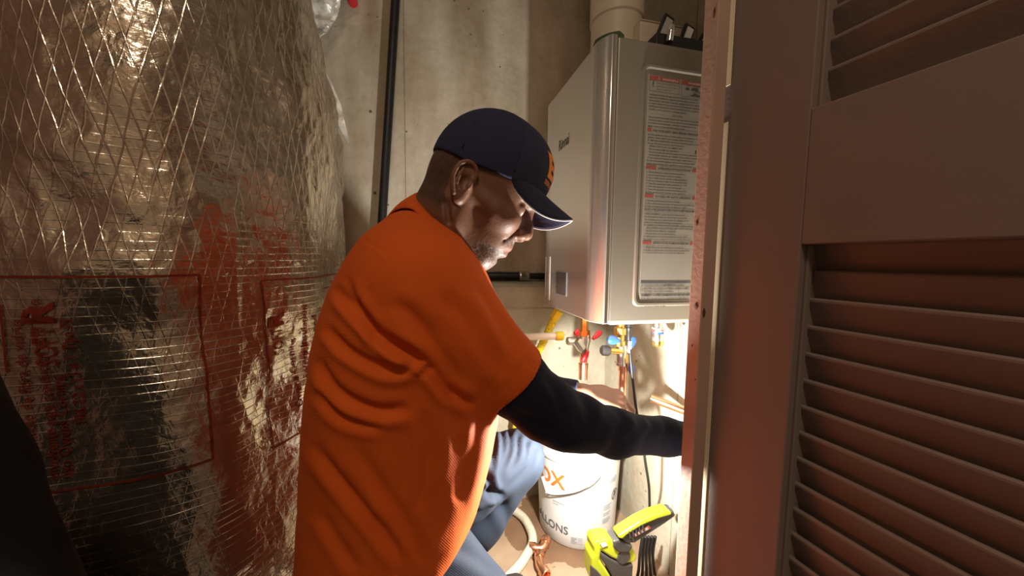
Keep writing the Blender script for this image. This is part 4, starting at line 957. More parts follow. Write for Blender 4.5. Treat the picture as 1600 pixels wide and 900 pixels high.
def grad_normals(verts, faces):
    a = verts[faces[:, 2]]-verts[faces[:, 0]]; b = verts[faces[:, 3]]-verts[faces[:, 1]]; fn_ = np.cross(a, b); n = np.zeros_like(verts)
    for k in range(4): np.add.at(n, faces[:, k], fn_)
    return n/(np.linalg.norm(n, axis=1)[:, None]+1e-12)
def laplace(verts, faces, it, lam=0.5):
    for _ in range(it):
        s = np.zeros_like(verts); c = np.zeros(len(verts))
        for k in range(4):
            for q in (1, 3):
                np.add.at(s, faces[:, k], verts[faces[:, (k+q) % 4]]); np.add.at(c, faces[:, k], 1)
        verts = verts*(1-lam)+lam*s/np.maximum(c, 1)[:, None]
    return verts
def seg_dist2(x, y, poly):
    d = np.full(len(x), 1e9); side = np.zeros(len(x)); tt = np.zeros(len(x)); n = len(poly)-1
    for i in range(n):
        ax, ay = poly[i]; bx2, by2 = poly[i+1]; ux, uy = bx2-ax, by2-ay; L2 = ux*ux+uy*uy
        t = np.clip(((x-ax)*ux+(y-ay)*uy)/L2, 0, 1); dx = x-(ax+t*ux); dy = y-(ay+t*uy); e = np.hypot(dx, dy)
        m = e < d; d[m] = e[m]; side[m] = np.sign(ux*dy-uy*dx)[m]; tt[m] = ((i+t)/n)[m]
    return d, side, tt
def folds(verts, faces, specs, facing=True):
    """press creases and raise ridges along polylines (given where the photograph shows them on the near side)"""
    n = grad_normals(verts, faces); px, py = to_px(verts); vd = verts-C; vd /= np.linalg.norm(vd, axis=1)[:, None]
    fac = np.clip(-(n*vd).sum(1)*2.5, 0, 1) if facing else 1.0
    disp = np.zeros(len(verts))
    for poly, w, amp in specs:
        poly = [tuple(p[:2]) for p in smooth_path([(a, b, 0) for a, b in poly], 5)]
        d, s, t = seg_dist2(px, py, poly); taper = np.clip(np.minimum(t, 1-t)*5, 0, 1)**0.7
        disp += amp*taper*(-np.exp(-(d/w)**2)+0.75*np.exp(-((d-1.7*w)/(1.1*w))**2)*(s > 0)+0.35*np.exp(-((d-1.9*w)/(1.2*w))**2)*(s <= 0))
    return verts+n*(disp*fac)[:, None]

# the figure's reference frame: faces +x (slightly towards the camera), near side is -y
YM = 0.63
person = thing('person', 'man in orange shirt, navy cap and navy sleeves kneeling to reach below the heater', 'person', (0.02, 0.62, 0.0))

# ---- head ------------------------------------------------------------------------------------------------
HO = C+0.600*ray(733, 307)   # between the ears
phi = math.radians(19.0); yawh = math.radians(4.0)
Rh = R*math.cos(yawh)+F*math.sin(yawh); Fh = F*math.cos(yawh)-R*math.sin(yawh)
hx = Rh*math.cos(phi)-U*math.sin(phi); hz = Rh*math.sin(phi)+U*math.cos(phi); hy = np.cross(hz, hx)   # hy points away from the camera
HM = np.stack([hx, hy, hz], 1)
def h2w(v): return HO+np.asarray(v) @ HM.T
def w2h(P): return (P-HO) @ HM
def rotx(a): c, s = math.cos(a), math.sin(a); return np.array([[1, 0, 0], [0, c, -s], [0, s, c]])
def roty(a): c, s = math.cos(a), math.sin(a); return np.array([[c, 0, s], [0, 1, 0], [-s, 0, c]])
def rotz(a): c, s = math.cos(a), math.sin(a); return np.array([[c, -s, 0], [s, c, 0], [0, 0, 1]])
neck_w = PY(678, 374, 0.645); neck_h = w2h(neck_w)
def ear(Q, sgn):
    """sgn -1: near side"""
    c = np.array([-0.008, sgn*0.077, -0.001]); q = Q-c; q = q*np.array([1, sgn, 1])       # y outward
    Rr = rotz(-0.32) @ roty(0.12)
    q = q @ Rr / 0.92
    d = _ell(q, (0.002, 0.004, 0.002), (0.0185, 0.0075, 0.031))
    d = smin(d, _ell(q, (0.007, 0.004, -0.026), (0.0095, 0.006, 0.0095)), 0.008)
    pts = [(0.013, 0.007, 0.004), (0.016, 0.009, 0.019), (0.008, 0.011, 0.030), (-0.005, 0.012, 0.031), (-0.0155, 0.013, 0.021), (-0.0175, 0.013, 0.004), (-0.013, 0.012, -0.012), (-0.004, 0.010, -0.024)]
    d = smin(d, chain(q, smooth_path(pts, 2), [0.0036]*15, 0.002), 0.0028)
    d = smin(d, chain(q, [(-0.007, 0.010, 0.018), (-0.0085, 0.011, 0.006), (-0.007, 0.011, -0.006), (0.0, 0.010, -0.014)], [0.0026, 0.003, 0.003, 0.003], 0.002), 0.003)
    d = smax(d, -_ell(q, (0.004, 0.013, 0.000), (0.0085, 0.0085, 0.0125)), 0.004)
    d = smin(d, _ell(q, (0.0135, 0.007, -0.002), (0.004, 0.006, 0.0065)), 0.003)
    return d
def sd_head(Q):
    S = np.abs(Q[:, 1]); M_ = Q.copy(); M_[:, 1] = S              # mirrored
    d = _ell(Q, (0.018, 0, 0.046), (0.0945, 0.076, 0.090))
    d = smin(d, _ell(Q, (0.052, 0, 0.045), (0.055, 0.062, 0.055)), 0.03)
    d = smin(d, _ell(Q, (0.042, 0, -0.025), (0.056, 0.058, 0.060)), 0.03)         # mid face
    d = smin(d, _ell(Q, (0.066, 0, -0.055), (0.028, 0.036, 0.034)), 0.022)        # muzzle
    d = smin(d, _ell(Q, (0.056, 0, -0.091), (0.021, 0.026, 0.020)), 0.020)        # chin
    d = smin(d, _seg(M_, (-0.008, 0.056, -0.052), (0.052, 0.024, -0.094), 0.017, 0.015), 0.022)   # jaw
    d = smin(d, _seg(M_, (-0.006, 0.062, -0.005), (-0.006, 0.056, -0.055), 0.017, 0.016), 0.02)
    d = smin(d, _ell(M_, (0.066, 0.040, -0.024), (0.026, 0.022, 0.017)), 0.016)   # cheekbone
    d = smin(d, _seg(M_, (0.05, 0.056, -0.018), (0.0, 0.066, -0.006), 0.010, 0.008), 0.014)       # zygomatic arch
    d = smax(d, -_ell(M_, (0.105, 0.034, 0.004), (0.023, 0.021, 0.0125)), 0.012)  # socket
    d = smin(d, _seg(M_, (0.101, 0.008, 0.022), (0.090, 0.044, 0.024), 0.0115, 0.009), 0.010)     # brow ridge
    d = smin(d, _ell(M_, (0.0815, 0.0315, 0.002), (0.0158, 0.0168, 0.0142)), 0.004)               # lids over the eyeball
    d = smax(d, -_seg(M_, (0.0985, 0.020, -0.0040), (0.0935, 0.045, -0.0052), 0.0011, 0.0009), 0.0016)
    d = smin(d, _seg(M_, (0.090, 0.018, -0.0135), (0.082, 0.043, -0.0155), 0.0035, 0.003), 0.006)  # lower lid bag
    # nose
    d = smin(d, chain(Q, [(0.101, 0, 0.016), (0.104, 0, 0.0), (0.1095, 0, -0.017), (0.112, 0, -0.027)], [0.0090, 0.0088, 0.0112, 0.0128], 0.006), 0.010)
    d = smin(d, _ell(M_, (0.102, 0.0140, -0.034), (0.0140, 0.0105, 0.0098)), 0.005)
    d = smax(d, -_ell(M_, (0.1035, 0.0085, -0.0435), (0.0062, 0.0038, 0.0045)), 0.003)
    d = smax(d, -_seg(M_, (0.094, 0.0235, -0.034), (0.078, 0.034, -0.056), 0.0006, 0.0004), 0.009)  # nasolabial fold
    # mouth
    d = smin(d, _ell(Q, (0.086, 0, -0.0605), (0.0115, 0.023, 0.0065)), 0.006)
    d = smin(d, _ell(Q, (0.0825, 0, -0.0745), (0.0105, 0.020, 0.0068)), 0.006)
    d = smax(d, -_seg(M_, (0.0985, 0, -0.0672), (0.0790, 0.0255, -0.0690), 0.0011, 0.0014), 0.0028)
    d = smax(d, -_ell(Q, (0.086, 0, -0.0845), (0.007, 0.018, 0.0032)), 0.006)
    # neck
    d = smin(d, chain(Q, [(-0.018, 0, 0.01), (-0.022, 0, -0.04), neck_h, neck_h+np.array([-0.03, 0, -0.07])], [0.056, 0.053, 0.057, 0.072], 0.03), 0.024)
    nb = neck_h+np.array([0.055, 0.02, -0.035])
    d = smin(d, _seg(M_, (-0.018, 0.058, -0.030), nb, 0.012, 0.010), 0.012)      # neck tendon
    d = smin(d, _seg(Q, (0.038, 0, -0.095), nb*np.array([1, 0, 1])+np.array([-0.012, 0, 0]), 0.022, 0.026), 0.02)
    d = smax(d, -_seg(M_, (-0.018, 0.075, -0.038), (-0.006, 0.072, -0.062), 0.003, 0.002), 0.010)
    for sg in (-1, 1): d = smin(d, ear(Q, sg), 0.0035)
    return d
hv, hf = polygonise(sd_head, (-0.17, -0.12, -0.24), (0.135, 0.12, 0.155), 0.0019)
hv = laplace(hv, hf, 2, 0.4)

def skin_col(Q):
    """albedo by region: brown skin, close-cropped dark hair, greying beard, darker lips"""
    n1 = vnoise(Q[:, 0]*1.0+Q[:, 1], Q[:, 2], 60.0, 41); n2 = vnoise(Q[:, 0], Q[:, 2]+Q[:, 1], 420.0, 42); n3 = vnoise(Q[:, 0]+Q[:, 1], Q[:, 2], 900.0, 43)
    col = np.array([0.175, 0.078, 0.043])*(1+0.10*n1+0.05*n2)[:, None]
    S = np.abs(Q[:, 1])
    def blend(w, c): 
        nonlocal col
        w = np.clip(w, 0, 1)[:, None]; col = col*(1-w)+np.array(c)*w
    # hair: behind and above the ear, sideburn
    hl = np.clip((-0.012-Q[:, 0])/0.010, 0, 1)*np.clip((Q[:, 2]+0.047+0.25*np.clip(Q[:, 0]+0.07, -0.05, 0.1))/0.02, 0, 1)
    hl2 = np.clip((Q[:, 2]-0.020)/0.012, 0, 1)*np.clip((0.040-Q[:, 0])/0.012, 0, 1)*(S > 0.03)
    earz = ((Q[:, 0]+0.008)**2/0.024**2+(Q[:, 2]-0.0)**2/0.038**2 < 1) & (S > 0.068)
    w = np.maximum(hl, hl2)*np.where(earz, 0, 1)*(0.72+0.2*n2)
    blend(w, (0.030, 0.017, 0.013))
    # beard round mouth and chin, thin along the jaw
    b1 = np.clip(1.25-np.sqrt(((Q[:, 0]-0.074)/0.036)**2+((Q[:, 2]+0.088)/0.030)**2), 0, 1)*2.0*(Q[:, 2] < -0.071)
    mus = np.clip(1.2-np.abs(Q[:, 2]+0.050+0.20*np.clip(S-0.012, 0, 1))/0.009, 0, 1)*(Q[:, 0] > 0.070)*(S < 0.034)
    gz = 0.5+0.5*n3
    w = np.clip(np.maximum(b1, mus), 0, 1)*(0.45+0.40*gz); blend(w*(n2 > -0.3), (0.055, 0.042, 0.038))
    blend(np.clip(np.maximum(b1, mus), 0, 1)*(n3 > 0.35)*0.65, (0.33, 0.31, 0.29))
    lips = np.clip(1.3-np.sqrt(((Q[:, 0]-0.088)/0.014)**2+((Q[:, 2]+0.0675)/0.0105)**2+(S/0.025)**2), 0, 1)*2
    blend(np.clip(lips, 0, 1)*0.75, (0.20, 0.085, 0.070))
    brow = np.clip(1.2-np.abs(Q[:, 2]-0.0245)/0.006, 0, 1)*(Q[:, 0] > 0.07)*(S > 0.010)*(S < 0.05)
    blend(brow*0.7, (0.03, 0.02, 0.017))
    return col

# ---- hands and arms ---------------------------------------------------------------------------------------
def hand_sdf(P, wrist, fwd, back, thumb, curl=(0.5, 0.55, 0.6, 0.65), thumb_open=0.5, s=1.0):
    """fwd along the metacarpals, back = out of the back of the hand, thumb = towards the thumb side"""
    f_ = np.array(fwd, float); f_ /= np.linalg.norm(f_); b_k = np.array(back, float); b_k -= f_*(b_k @ f_); b_k /= np.linalg.norm(b_k)
    t_ = np.array(thumb, float); t_ -= f_*(t_ @ f_)+b_k*(t_ @ b_k); t_ /= np.linalg.norm(t_)
    W = np.array(wrist, float); d = None
    knuckles = []
    for i, (off, ln) in enumerate(((0.027, 0.088), (0.009, 0.092), (-0.009, 0.088), (-0.026, 0.080))):
        k = W+f_*ln*s+t_*off*s+b_k*(0.006-0.002*abs(i-1))*s; knuckles.append(k)
        e = _seg(P, W+t_*off*0.55*s+f_*0.012*s, k, 0.0135*s, 0.0108*s); d = e if d is None else smin(d, e, 0.012)
    d = smin(d, _ell(P, W+f_*0.045*s+t_*0.024*s-b_k*0.010*s, (0.022*s,)*3), 0.02)
    d = smin(d, _ell(P, W+f_*0.045*s-t_*0.022*s-b_k*0.010*s, (0.019*s,)*3), 0.02)
    fing = None
    for i, (L1, L2, L3, r) in enumerate(((0.043, 0.026, 0.021, 0.0092), (0.048, 0.030, 0.022, 0.0095), (0.045, 0.028, 0.022, 0.0090), (0.034, 0.021, 0.019, 0.0080))):
        a = curl[i]; q = knuckles[i]; pts = [q]; ang = a*0.8
        spread = t_*(0.10-0.07*i)
        for L_, da in ((L1, a*0.95), (L2, a*0.7), (L3, 0)):
            dv = f_*math.cos(ang)-b_k*math.sin(ang)+spread*math.cos(ang); dv /= np.linalg.norm(dv); q = q+dv*L_*s; pts.append(q); ang += da
        e = chain(P, pts, [r*1.1*s, r*s, r*0.92*s, r*0.78*s], 0.004); e = smin(e, _ell(P, pts[1]+b_k*0.001, (r*1.08*s,)*3), 0.003)
        d = smin(d, e, 0.005)
    q0 = W+f_*0.022*s+t_*0.026*s-b_k*0.008*s; dirt = f_*math.cos(thumb_open)+t_*math.sin(thumb_open)-b_k*0.35; dirt /= np.linalg.norm(dirt)
    q1 = q0+dirt*0.042*s; d2 = dirt*0.9+f_*0.5-t_*0.15-b_k*0.1; d2 /= np.linalg.norm(d2); q2 = q1+d2*0.032*s; q3 = q2+(d2+f_*0.25)/np.linalg.norm(d2+f_*0.25)*0.024*s
    d = smin(d, chain(P, [q0, q1, q2, q3], [0.0155*s, 0.0115*s, 0.0100*s, 0.0085*s], 0.006), 0.008)
    return d
# near (right) arm joints
sh_r = PY(652, 450, 0.520); el_r = PY(868, 645, 0.520); wr_r = PY(1084, 686, 0.585)
# far (left) arm
sh_l = PY(668, 430, 0.80); el_l = PY(800, 610, 0.86); wr_l = PY(908, 616, 0.765)
fr_ = (wr_r-el_r)/np.linalg.norm(wr_r-el_r); fl_a = (wr_l-el_l)/np.linalg.norm(wr_l-el_l)
hem_r = PY(802, 594, 0.512)
ARM_R = [hem_r, PY(850, 636, 0.515), PY(905, 660, 0.530), PY(960, 676, 0.545), PY(1040, 682, 0.570), wr_r]
fr_ = (wr_r-ARM_R[-2])/np.linalg.norm(wr_r-ARM_R[-2])
def sd_arm_r(P):
    d = chain(P, [sh_r]+ARM_R, [0.045, 0.040, 0.038, 0.033, 0.029, 0.024, 0.0235], 0.01)
    return smin(d, hand_sdf(P, wr_r+fr_*0.01, fr_+np.array([0, .15, .05]), (0.1, -0.55, 0.8), (-0.1, 0.75, 0.55), (0.75, 0.8, 0.85, 0.9), 0.55), 0.014)
hl_f = PY(985, 634, 0.735)-wr_l
def sd_arm_l(P):
    d = chain(P, [sh_l, el_l, el_l*0.6+wr_l*0.4, wr_l], [0.045, 0.038, 0.035, 0.026], 0.01)
    return smin(d, hand_sdf(P, wr_l+fl_a*0.008, hl_f, (0.15, -0.45, 0.9), (0.3, 0.9, 0.2), (0.95, 0.9, 0.95, 1.0), 0.4, 0.98), 0.014)
def bounds(pts, pad): a = np.array(pts); return a.min(0)-pad, a.max(0)+pad
lo, hi = bounds([sh_r, el_r, wr_r, wr_r+fr_*0.2], 0.07); rv, rf = polygonise(sd_arm_r, lo, hi, 0.0032); rv = laplace(rv, rf, 2, 0.4)
lo, hi = bounds([sh_l, el_l, wr_l, wr_l+hl_f/np.linalg.norm(hl_f)*0.2], 0.07); lv_, lf = polygonise(sd_arm_l, lo, hi, 0.0028); lv_ = laplace(lv_, lf, 2, 0.4)
hw = h2w(hv); allv = np.concatenate([hw, rv, lv_]); allf = np.concatenate([hf, rf+len(hw), lf+len(hw)+len(rv)])
cols = np.concatenate([skin_col(hv), np.tile([[0.20, 0.095, 0.055]], (len(rv)+len(lv_), 1))])
def skin_mat():
    m = bpy.data.materials.new('skin'); m.use_nodes = True; nt = m.node_tree; b = nt.nodes['Principled BSDF']; L = nt.links.new
    at = nt.nodes.new('ShaderNodeAttribute'); at.attribute_name = 'region'; L(at.outputs['Color'], b.inputs['Base Color'])
    b.inputs['Roughness'].default_value = 0.52; b.inputs['Specular IOR Level'].default_value = 0.38
    tc = nt.nodes.new('ShaderNodeTexCoord'); n = nt.nodes.new('ShaderNodeTexNoise'); n.inputs['Scale'].default_value = 260; n.inputs['Detail'].default_value = 4; L(tc.outputs['Object'], n.inputs['Vector'])
    bp = nt.nodes.new('ShaderNodeBump'); bp.inputs['Strength'].default_value = 0.25; bp.inputs['Distance'].default_value = 0.0012; L(n.outputs['Fac'], bp.inputs['Height']); L(bp.outputs[0], b.inputs['Normal'])
    MATS['skin'] = m
skin_mat()
body_o = from_np('body', allv, allf, 'skin', person)
ca = body_o.data.color_attributes.new('region', 'FLOAT_COLOR', 'POINT'); ca.data.foreach_set('color', np.concatenate([cols, np.ones((len(cols), 1))], 1).astype(np.float32).reshape(-1))
for sg in (-1, 1):
    bm = bmesh.new(); bmesh.ops.create_uvsphere(bm, u_segments=20, v_segments=14, radius=0.0128)
    for v in bm.verts: v.co = V(h2w(np.array([0.0835, sg*0.0315, -0.001])+np.array(v.co)))
    obj('eyeball', bm, 'eye_white', person, smooth=True)

# ---- cap ---------------------------------------------------------------------------------------------------
CC = np.array([0.020, 0.0, 0.050])
def sd_cap(Q):
    d = _ell(Q, CC, (0.1005, 0.083, 0.1035)); d = smin(d, _ell(Q, (0.064, 0, 0.072), (0.058, 0.058, 0.060)), 0.022)
    inner = d+0.0045
    x = Q[:, 0]; edge = np.interp(x, [-0.085, -0.05, -0.012, 0.03, 0.056, 0.12], [0.049, 0.041, 0.031, 0.029, 0.029, 0.033])
    d = smax(d, -inner, 0.001); d = smax(d, edge-Q[:, 2], 0.002)
    ang = np.arctan2(Q[:, 1], Q[:, 0]-CC[0])
    for a in (0.0, 1.05, -1.05, 2.1, -2.1, math.pi, -math.pi):
        d = d+0.0012*np.exp(-((ang-a)*np.hypot(Q[:, 1], Q[:, 0]-CC[0])/0.0016)**2)
    return d
cvv, cf = polygonise(sd_cap, (-0.10, -0.10, 0.015), (0.14, 0.10, 0.172), 0.0021)
cap = from_np('cap', h2w(laplace(cvv, cf, 1, 0.4)), cf, 'cap_mesh', person)
cap.data.materials.append(MATS['cap_cloth'])
fx_ = cvv[cf].mean(1); ang_ = np.abs(np.arctan2(fx_[:, 1], fx_[:, 0]-CC[0])); cap.data.polygons.foreach_set('material_index', (ang_ < 1.05).astype(int))
bm = bmesh.new(); bm.from_mesh(cap.data); bmesh.ops.recalc_face_normals(bm, faces=bm.faces); bm.to_mesh(cap.data)
cap_bvh = BVHTree.FromBMesh(bm); bm.free()
# button on top
obj('button', lathebm(h2w((CC[0]+0.004, 0, 0.1525)), hz, [(0, 0.0), (0, .0075), (.003, .0065), (.005, .003), (.0055, 0)], 18), 'cap_cloth', cap, smooth=True)
# brim: curved sheet growing from the front edge of the crown
nb_, mb_ = 41, 16; bv = []
lbm = bmesh.new(); _vv = [lbm.verts.new(V(p)) for p in cvv]
for q in cf: lbm.faces.new([_vv[i] for i in q])
lbvh = BVHTree.FromBMesh(lbm); lbm.free()
for i in range(nb_):
    s = -1+2*i/(nb_-1); a = s*1.15
    zr = 0.036+0.004*(1-s*s); dr = Vector((math.cos(a), math.sin(a), 0)); hit = lbvh.ray_cast(Vector((CC[0], 0, zr))+dr*0.25, -dr, 0.3)
    root = np.array(hit[0]-dr*0.003) if hit[0] is not None else np.array([CC[0]+0.098*math.cos(a), 0.081*math.sin(a), zr])
    reach = 0.060*max(0.0, 1-abs(s)**2.8)**0.5
    for k in range(mb_):
        t_ = k/(mb_-1); x = root[0]+reach*t_; yv = root[1]*(1-0.12*t_)
        z = root[2]-0.019*t_*(reach/0.060)-0.029*(yv/0.055)**2*t_*(reach/0.060)
        bv.append((x, yv, z))
bfaces = [(i*mb_+k, (i+1)*mb_+k, (i+1)*mb_+k+1, i*mb_+k+1) for i in range(nb_-1) for k in range(mb_-1)]
brim = from_np('brim', h2w(np.array(bv)), bfaces, 'cap_cloth', cap)
md = brim.modifiers.new('thick', 'SOLIDIFY'); md.thickness = 0.0036; md.offset = 0.0
edge_pts = [h2w(np.array(bv[i*mb_+mb_-1])+np.array([0.0003, 0, -0.0014])) for i in range(nb_)]
obj('brim_piping', tubebm(edge_pts, 0.0014, 8), 'grey_piping', cap, smooth=True)
# sweatband edge
def conform(name, v, f, org, ax, ay, dirn, m, parent, bvh, off=0.0009, maxlen=0.004):
    v, f = refine(v, f, maxlen); out = []; dn = V(dirn)
    for x, y in v:
        o_ = V(org)+V(ax)*x+V(ay)*y; hit = bvh.ray_cast(o_-dn*0.1, dn, 0.3)
        out.append((hit[0]-dn*off) if hit[0] is not None else o_)
    return from_np(name, [tuple(p) for p in out], f, m, parent, False)
v, f = text_mesh('ES', 1.0, None, 'CENTER', 3, 0.045); v *= 0.052; v[:, 0] *= 0.85
conform('cap_emblem', v, f, h2w((0.10, -0.022, 0.066)), hy, hz, -hx, 'orange_thread', cap, cap_bvh)
v, f = text_mesh('SERVICES', 1.0, None, 'CENTER', 2, 0.02); v *= 0.0105
conform('cap_lettering', v, f, h2w((0.10, -0.022, 0.052)), hy, hz, -hx, 'orange_thread', cap, cap_bvh)

# ---- orange shirt --------------------------------------------------------------------------------------------
rows = [(334, 626, 690, 0.060), (350, 598, 706, 0.095), (375, 568, 728, 0.130), (420, 536, 756, 0.165), (490, 507, 782, 0.192), (560, 494, 782, 0.190),
        (650, 485, 772, 0.182), (720, 480, 756, 0.180), (790, 477, 738, 0.180), (850, 477, 682, 0.178), (900, 482, 634, 0.172), (960, 492, 612, 0.165), (1060, 505, 600, 0.16)]
zz = []; cxx = []; ax_ = []; bb = []
for py, l, r_, w in rows:
    a = PY(l, py, YM); b_ = PY(r_, py, YM); zz.append((a[2]+b_[2])/2); cxx.append((a[0]+b_[0])/2); ax_.append((b_[0]-a[0])/2); bb.append(w)
zz = np.array(zz)[::-1]; zs_ = np.linspace(zz[0], zz[-1], 200)
def sm(arr):
    v = np.interp(zs_, zz, np.array(arr)[::-1]); k = np.hanning(21); k /= k.sum(); return np.convolve(np.pad(v, 10, 'edge'), k, 'valid')
cxs, axs, bbs = sm(cxx), sm(ax_), sm(bb)
yoff = 0.0
sl_dir = (PY(802, 594, 0.512)-sh_r); sl_len = np.linalg.norm(sl_dir); sl_dir = sl_dir/sl_len
hem_r = PY(802, 594, 0.512)
sl_dir_l = (el_l-sh_l)/np.linalg.norm(el_l-sh_l); hem_l = sh_l+sl_dir_l*0.20
def sd_shirt(P):
    z = np.clip(P[:, 2], zs_[0], zs_[-1]); cx = np.interp(z, zs_, cxs); ax = np.interp(z, zs_, axs); b = np.interp(z, zs_, bbs)
    u = np.abs((P[:, 0]-cx)/ax); v = np.abs((P[:, 1]-YM)/b); n = 2.35
    k = (u**n+v**n)**(1/n); d = (k-1)*np.minimum(ax, b)*0.92
    d = smax(d, P[:, 2]-zs_[-1], 0.015); d = smax(d, zs_[0]-P[:, 2], 0.01)
    sl = chain(P, [sh_r+np.array([-0.015, 0.06, 0.015]), sh_r, hem_r+sl_dir*0.03], [0.075, 0.074, 0.0575], 0.02)
    sl = smax(sl, (P-hem_r) @ sl_dir, 0.002)
    # hollow the sleeve end
    sl = smax(sl, -smax(_seg(P, hem_r-sl_dir*0.03, hem_r+sl_dir*0.05, 0.0545, 0.0535), -((P-(hem_r-sl_dir*0.02)) @ sl_dir), 0.001), 0.001)
    d = smin(d, sl, 0.028)
    s2 = chain(P, [sh_l, hem_l+sl_dir_l*0.02], [0.080, 0.060], 0.02); s2 = smax(s2, (P-hem_l) @ sl_dir_l, 0.002); d = smin(d, s2, 0.028)
    # neck opening
    d = smax(d, -_seg(P, neck_w-np.array([0.03, 0, 0.10]), h2w((-0.02, 0, -0.02)), 0.064, 0.070), 0.006)
    return d
sv, sf = polygonise(sd_shirt, (-0.33, 0.36, 0.20), (0.34, 0.95, 1.06), 0.0042)
FS = [([(525, 446), (562, 493), (606, 534), (652, 562)], 9, 0.0090), ([(600, 528), (663, 566), (697, 608), (741, 634)], 9, 0.0090),
      ([(505, 508), (548, 552), (609, 579), (650, 570)], 8, 0.0065), ([(494, 558), (521, 606), (582, 640), (640, 640)], 9, 0.0070),
      ([(488, 690), (541, 762), (595, 830), (630, 880)], 10, 0.0060), ([(496, 610), (535, 652), (600, 668)], 8, 0.0050),
      ([(540, 430), (556, 470), (580, 510), (590, 540)], 7, 0.0045), ([(646, 580), (660, 572), (668, 566)], 5, -0.0060),
      ([(612, 470), (650, 500), (690, 560), (720, 610)], 12, 0.0050), ([(690, 460), (730, 500), (770, 560), (790, 590)], 13, 0.0035), ([(740, 440), (775, 490), (806, 545)], 11, 0.0030),
      ([(700, 610), (715, 660), (720, 720), (705, 780)], 13, 0.0040), ([(750, 650), (735, 720), (715, 790)], 9, 0.0035), ([(560, 700), (600, 770), (640, 830), (660, 880)], 11, 0.0035),
      ([(500, 800), (530, 850), (560, 895)], 10, 0.0035), ([(660, 640), (668, 720), (655, 800)], 10, 0.0030),
      # stitched seams
      ([(565, 375), (588, 386), (612, 404)], 2.2, 0.0022), ([(612, 404), (600, 425), (575, 455), (560, 475)], 2.2, 0.0018), ([(640, 642), (633, 764), (637, 885)], 2.2, 0.0016),
      ([(832, 545), (800, 588), (762, 629)], 2.0, 0.0016), ([(612, 404), (660, 372), (690, 352)], 2.0, 0.0014)]
sv = folds(sv, sf, FS)
nrm = grad_normals(sv, sf)
sv = sv+nrm*(0.0022*vnoise(sv[:, 0]*1.2+sv[:, 1], sv[:, 2]*0.8, 14.0, 51)+0.0010*vnoise(sv[:, 0]+sv[:, 1], sv[:, 2], 34.0, 52))[:, None]
sv = laplace(sv, sf, 1, 0.35)
shirt = from_np('shirt', sv, sf, 'orange_twill', person)
# collar: a folded band that stands round the neck and falls onto the yoke
cx0 = np.array(PY(662, 335, 0.64)); ncv = 64; kv = 9; colv = []
nax = h2w((-0.02, 0, -0.02))-neck_w; nax /= np.linalg.norm(nax)
side_ = np.array([0, -1.0, 0]); fwd_ = np.cross(side_, nax); fwd_ /= np.linalg.norm(fwd_)
if fwd_[0] < 0: fwd_ = -fwd_
side_ = np.cross(nax, fwd_); side_ = -side_ if side_[1] > 0 else side_
_sb = bmesh.new(); _sb.from_mesh(shirt.data); shirt_bvh = BVHTree.FromBMesh(_sb); _sb.free()
for i in range(ncv+1):
    a = math.pi+(-1+2*i/ncv)*2.75                       # open at the throat
    front = 0.5+0.5*math.cos(a); out_ = fwd_*math.cos(a)+side_*math.sin(a)
    base = neck_w+fwd_*0.002+nax*(0.030-0.022*front); r0 = 0.060+0.006*front
    top = base+out_*r0+nax*0.032
    o_ = base+out_*(r0+0.028)+nax*0.09; hit = shirt_bvh.ray_cast(V(o_), V(-nax), 0.25)
    end = np.array(hit[0])+nax*0.0045 if hit[0] is not None else base+out_*(r0+0.030)-nax*0.02
    if (end-base) @ nax > 0.030: end = end-nax*((end-base) @ nax-0.030)
    for k in range(kv):
        q = k/(kv-1)
        if q < 0.375: colv.append(base+out_*r0*(0.97+0.03*q)+nax*0.032*(q/0.375))
        else: w = (q-0.375)/0.625; colv.append(top*(1-w)+end*w+(out_*0.6+nax)*0.007*math.sin(math.pi*w)+out_*0.002)
cfs = [(i*kv+k, (i+1)*kv+k, (i+1)*kv+k+1, i*kv+k+1) for i in range(ncv) for k in range(kv-1)]
colo = from_np('collar', np.array(colv), cfs, 'orange_twill', shirt); md = colo.modifiers.new('thick', 'SOLIDIFY'); md.thickness = 0.003; md2 = colo.modifiers.new('sub', 'SUBSURF'); md2.levels = 1; md2.render_levels = 1

# ---- navy sleeves ----------------------------------------------------------------------------------------------
def sleeve(name, sd, lo, hi, specs, h=0.0032):
    v, f = polygonise(sd, lo, hi, h)
    if specs: v = folds(v, f, specs)
    n = grad_normals(v, f); v = v+n*(0.0012*vnoise(v[:, 0]*2+v[:, 1], v[:, 2], 22.0, 61))[:, None]
    return from_np(name, laplace(v, f, 1, 0.35), f, 'navy_knit', person)
up_r = hem_r-sl_dir*0.10
def sd_sl_r(P):
    d = chain(P, [up_r]+ARM_R, [0.050, 0.0500, 0.0475, 0.0430, 0.0385, 0.0325, 0.0305], 0.02)
    d = smin(d, _ell(P, PY(880, 662, 0.515), (0.038,)*3), 0.02)
    d = smax(d, (P-wr_r) @ fr_+0.006, 0.002)
    return smax(d, -_seg(P, wr_r-fr_*0.03, wr_r+fr_*0.05, 0.0265, 0.0265), 0.002)
lo, hi = bounds([up_r, hem_r, el_r, wr_r], 0.065)
sleeve('undershirt_sleeve', sd_sl_r, lo, hi, [([(850, 585), (870, 620), (880, 655)], 7, 0.0018), ([(905, 615), (920, 640), (915, 660)], 8, 0.0016), ([(940, 632), (948, 655), (940, 670)], 6, 0.0014), ([(965, 640), (972, 660), (958, 680)], 6, 0.0016), ([(990, 645), (998, 665), (980, 690)], 5, 0.0013), ([(1012, 650), (1020, 670), (1004, 690)], 5, 0.0014), ([(1034, 652), (1040, 672), (1030, 695)], 4, 0.0012), ([(800, 640), (850, 668), (900, 690)], 9, 0.003)])
up_l = hem_l-sl_dir_l*0.08; cuff_l = wr_l-fl_a*0.006
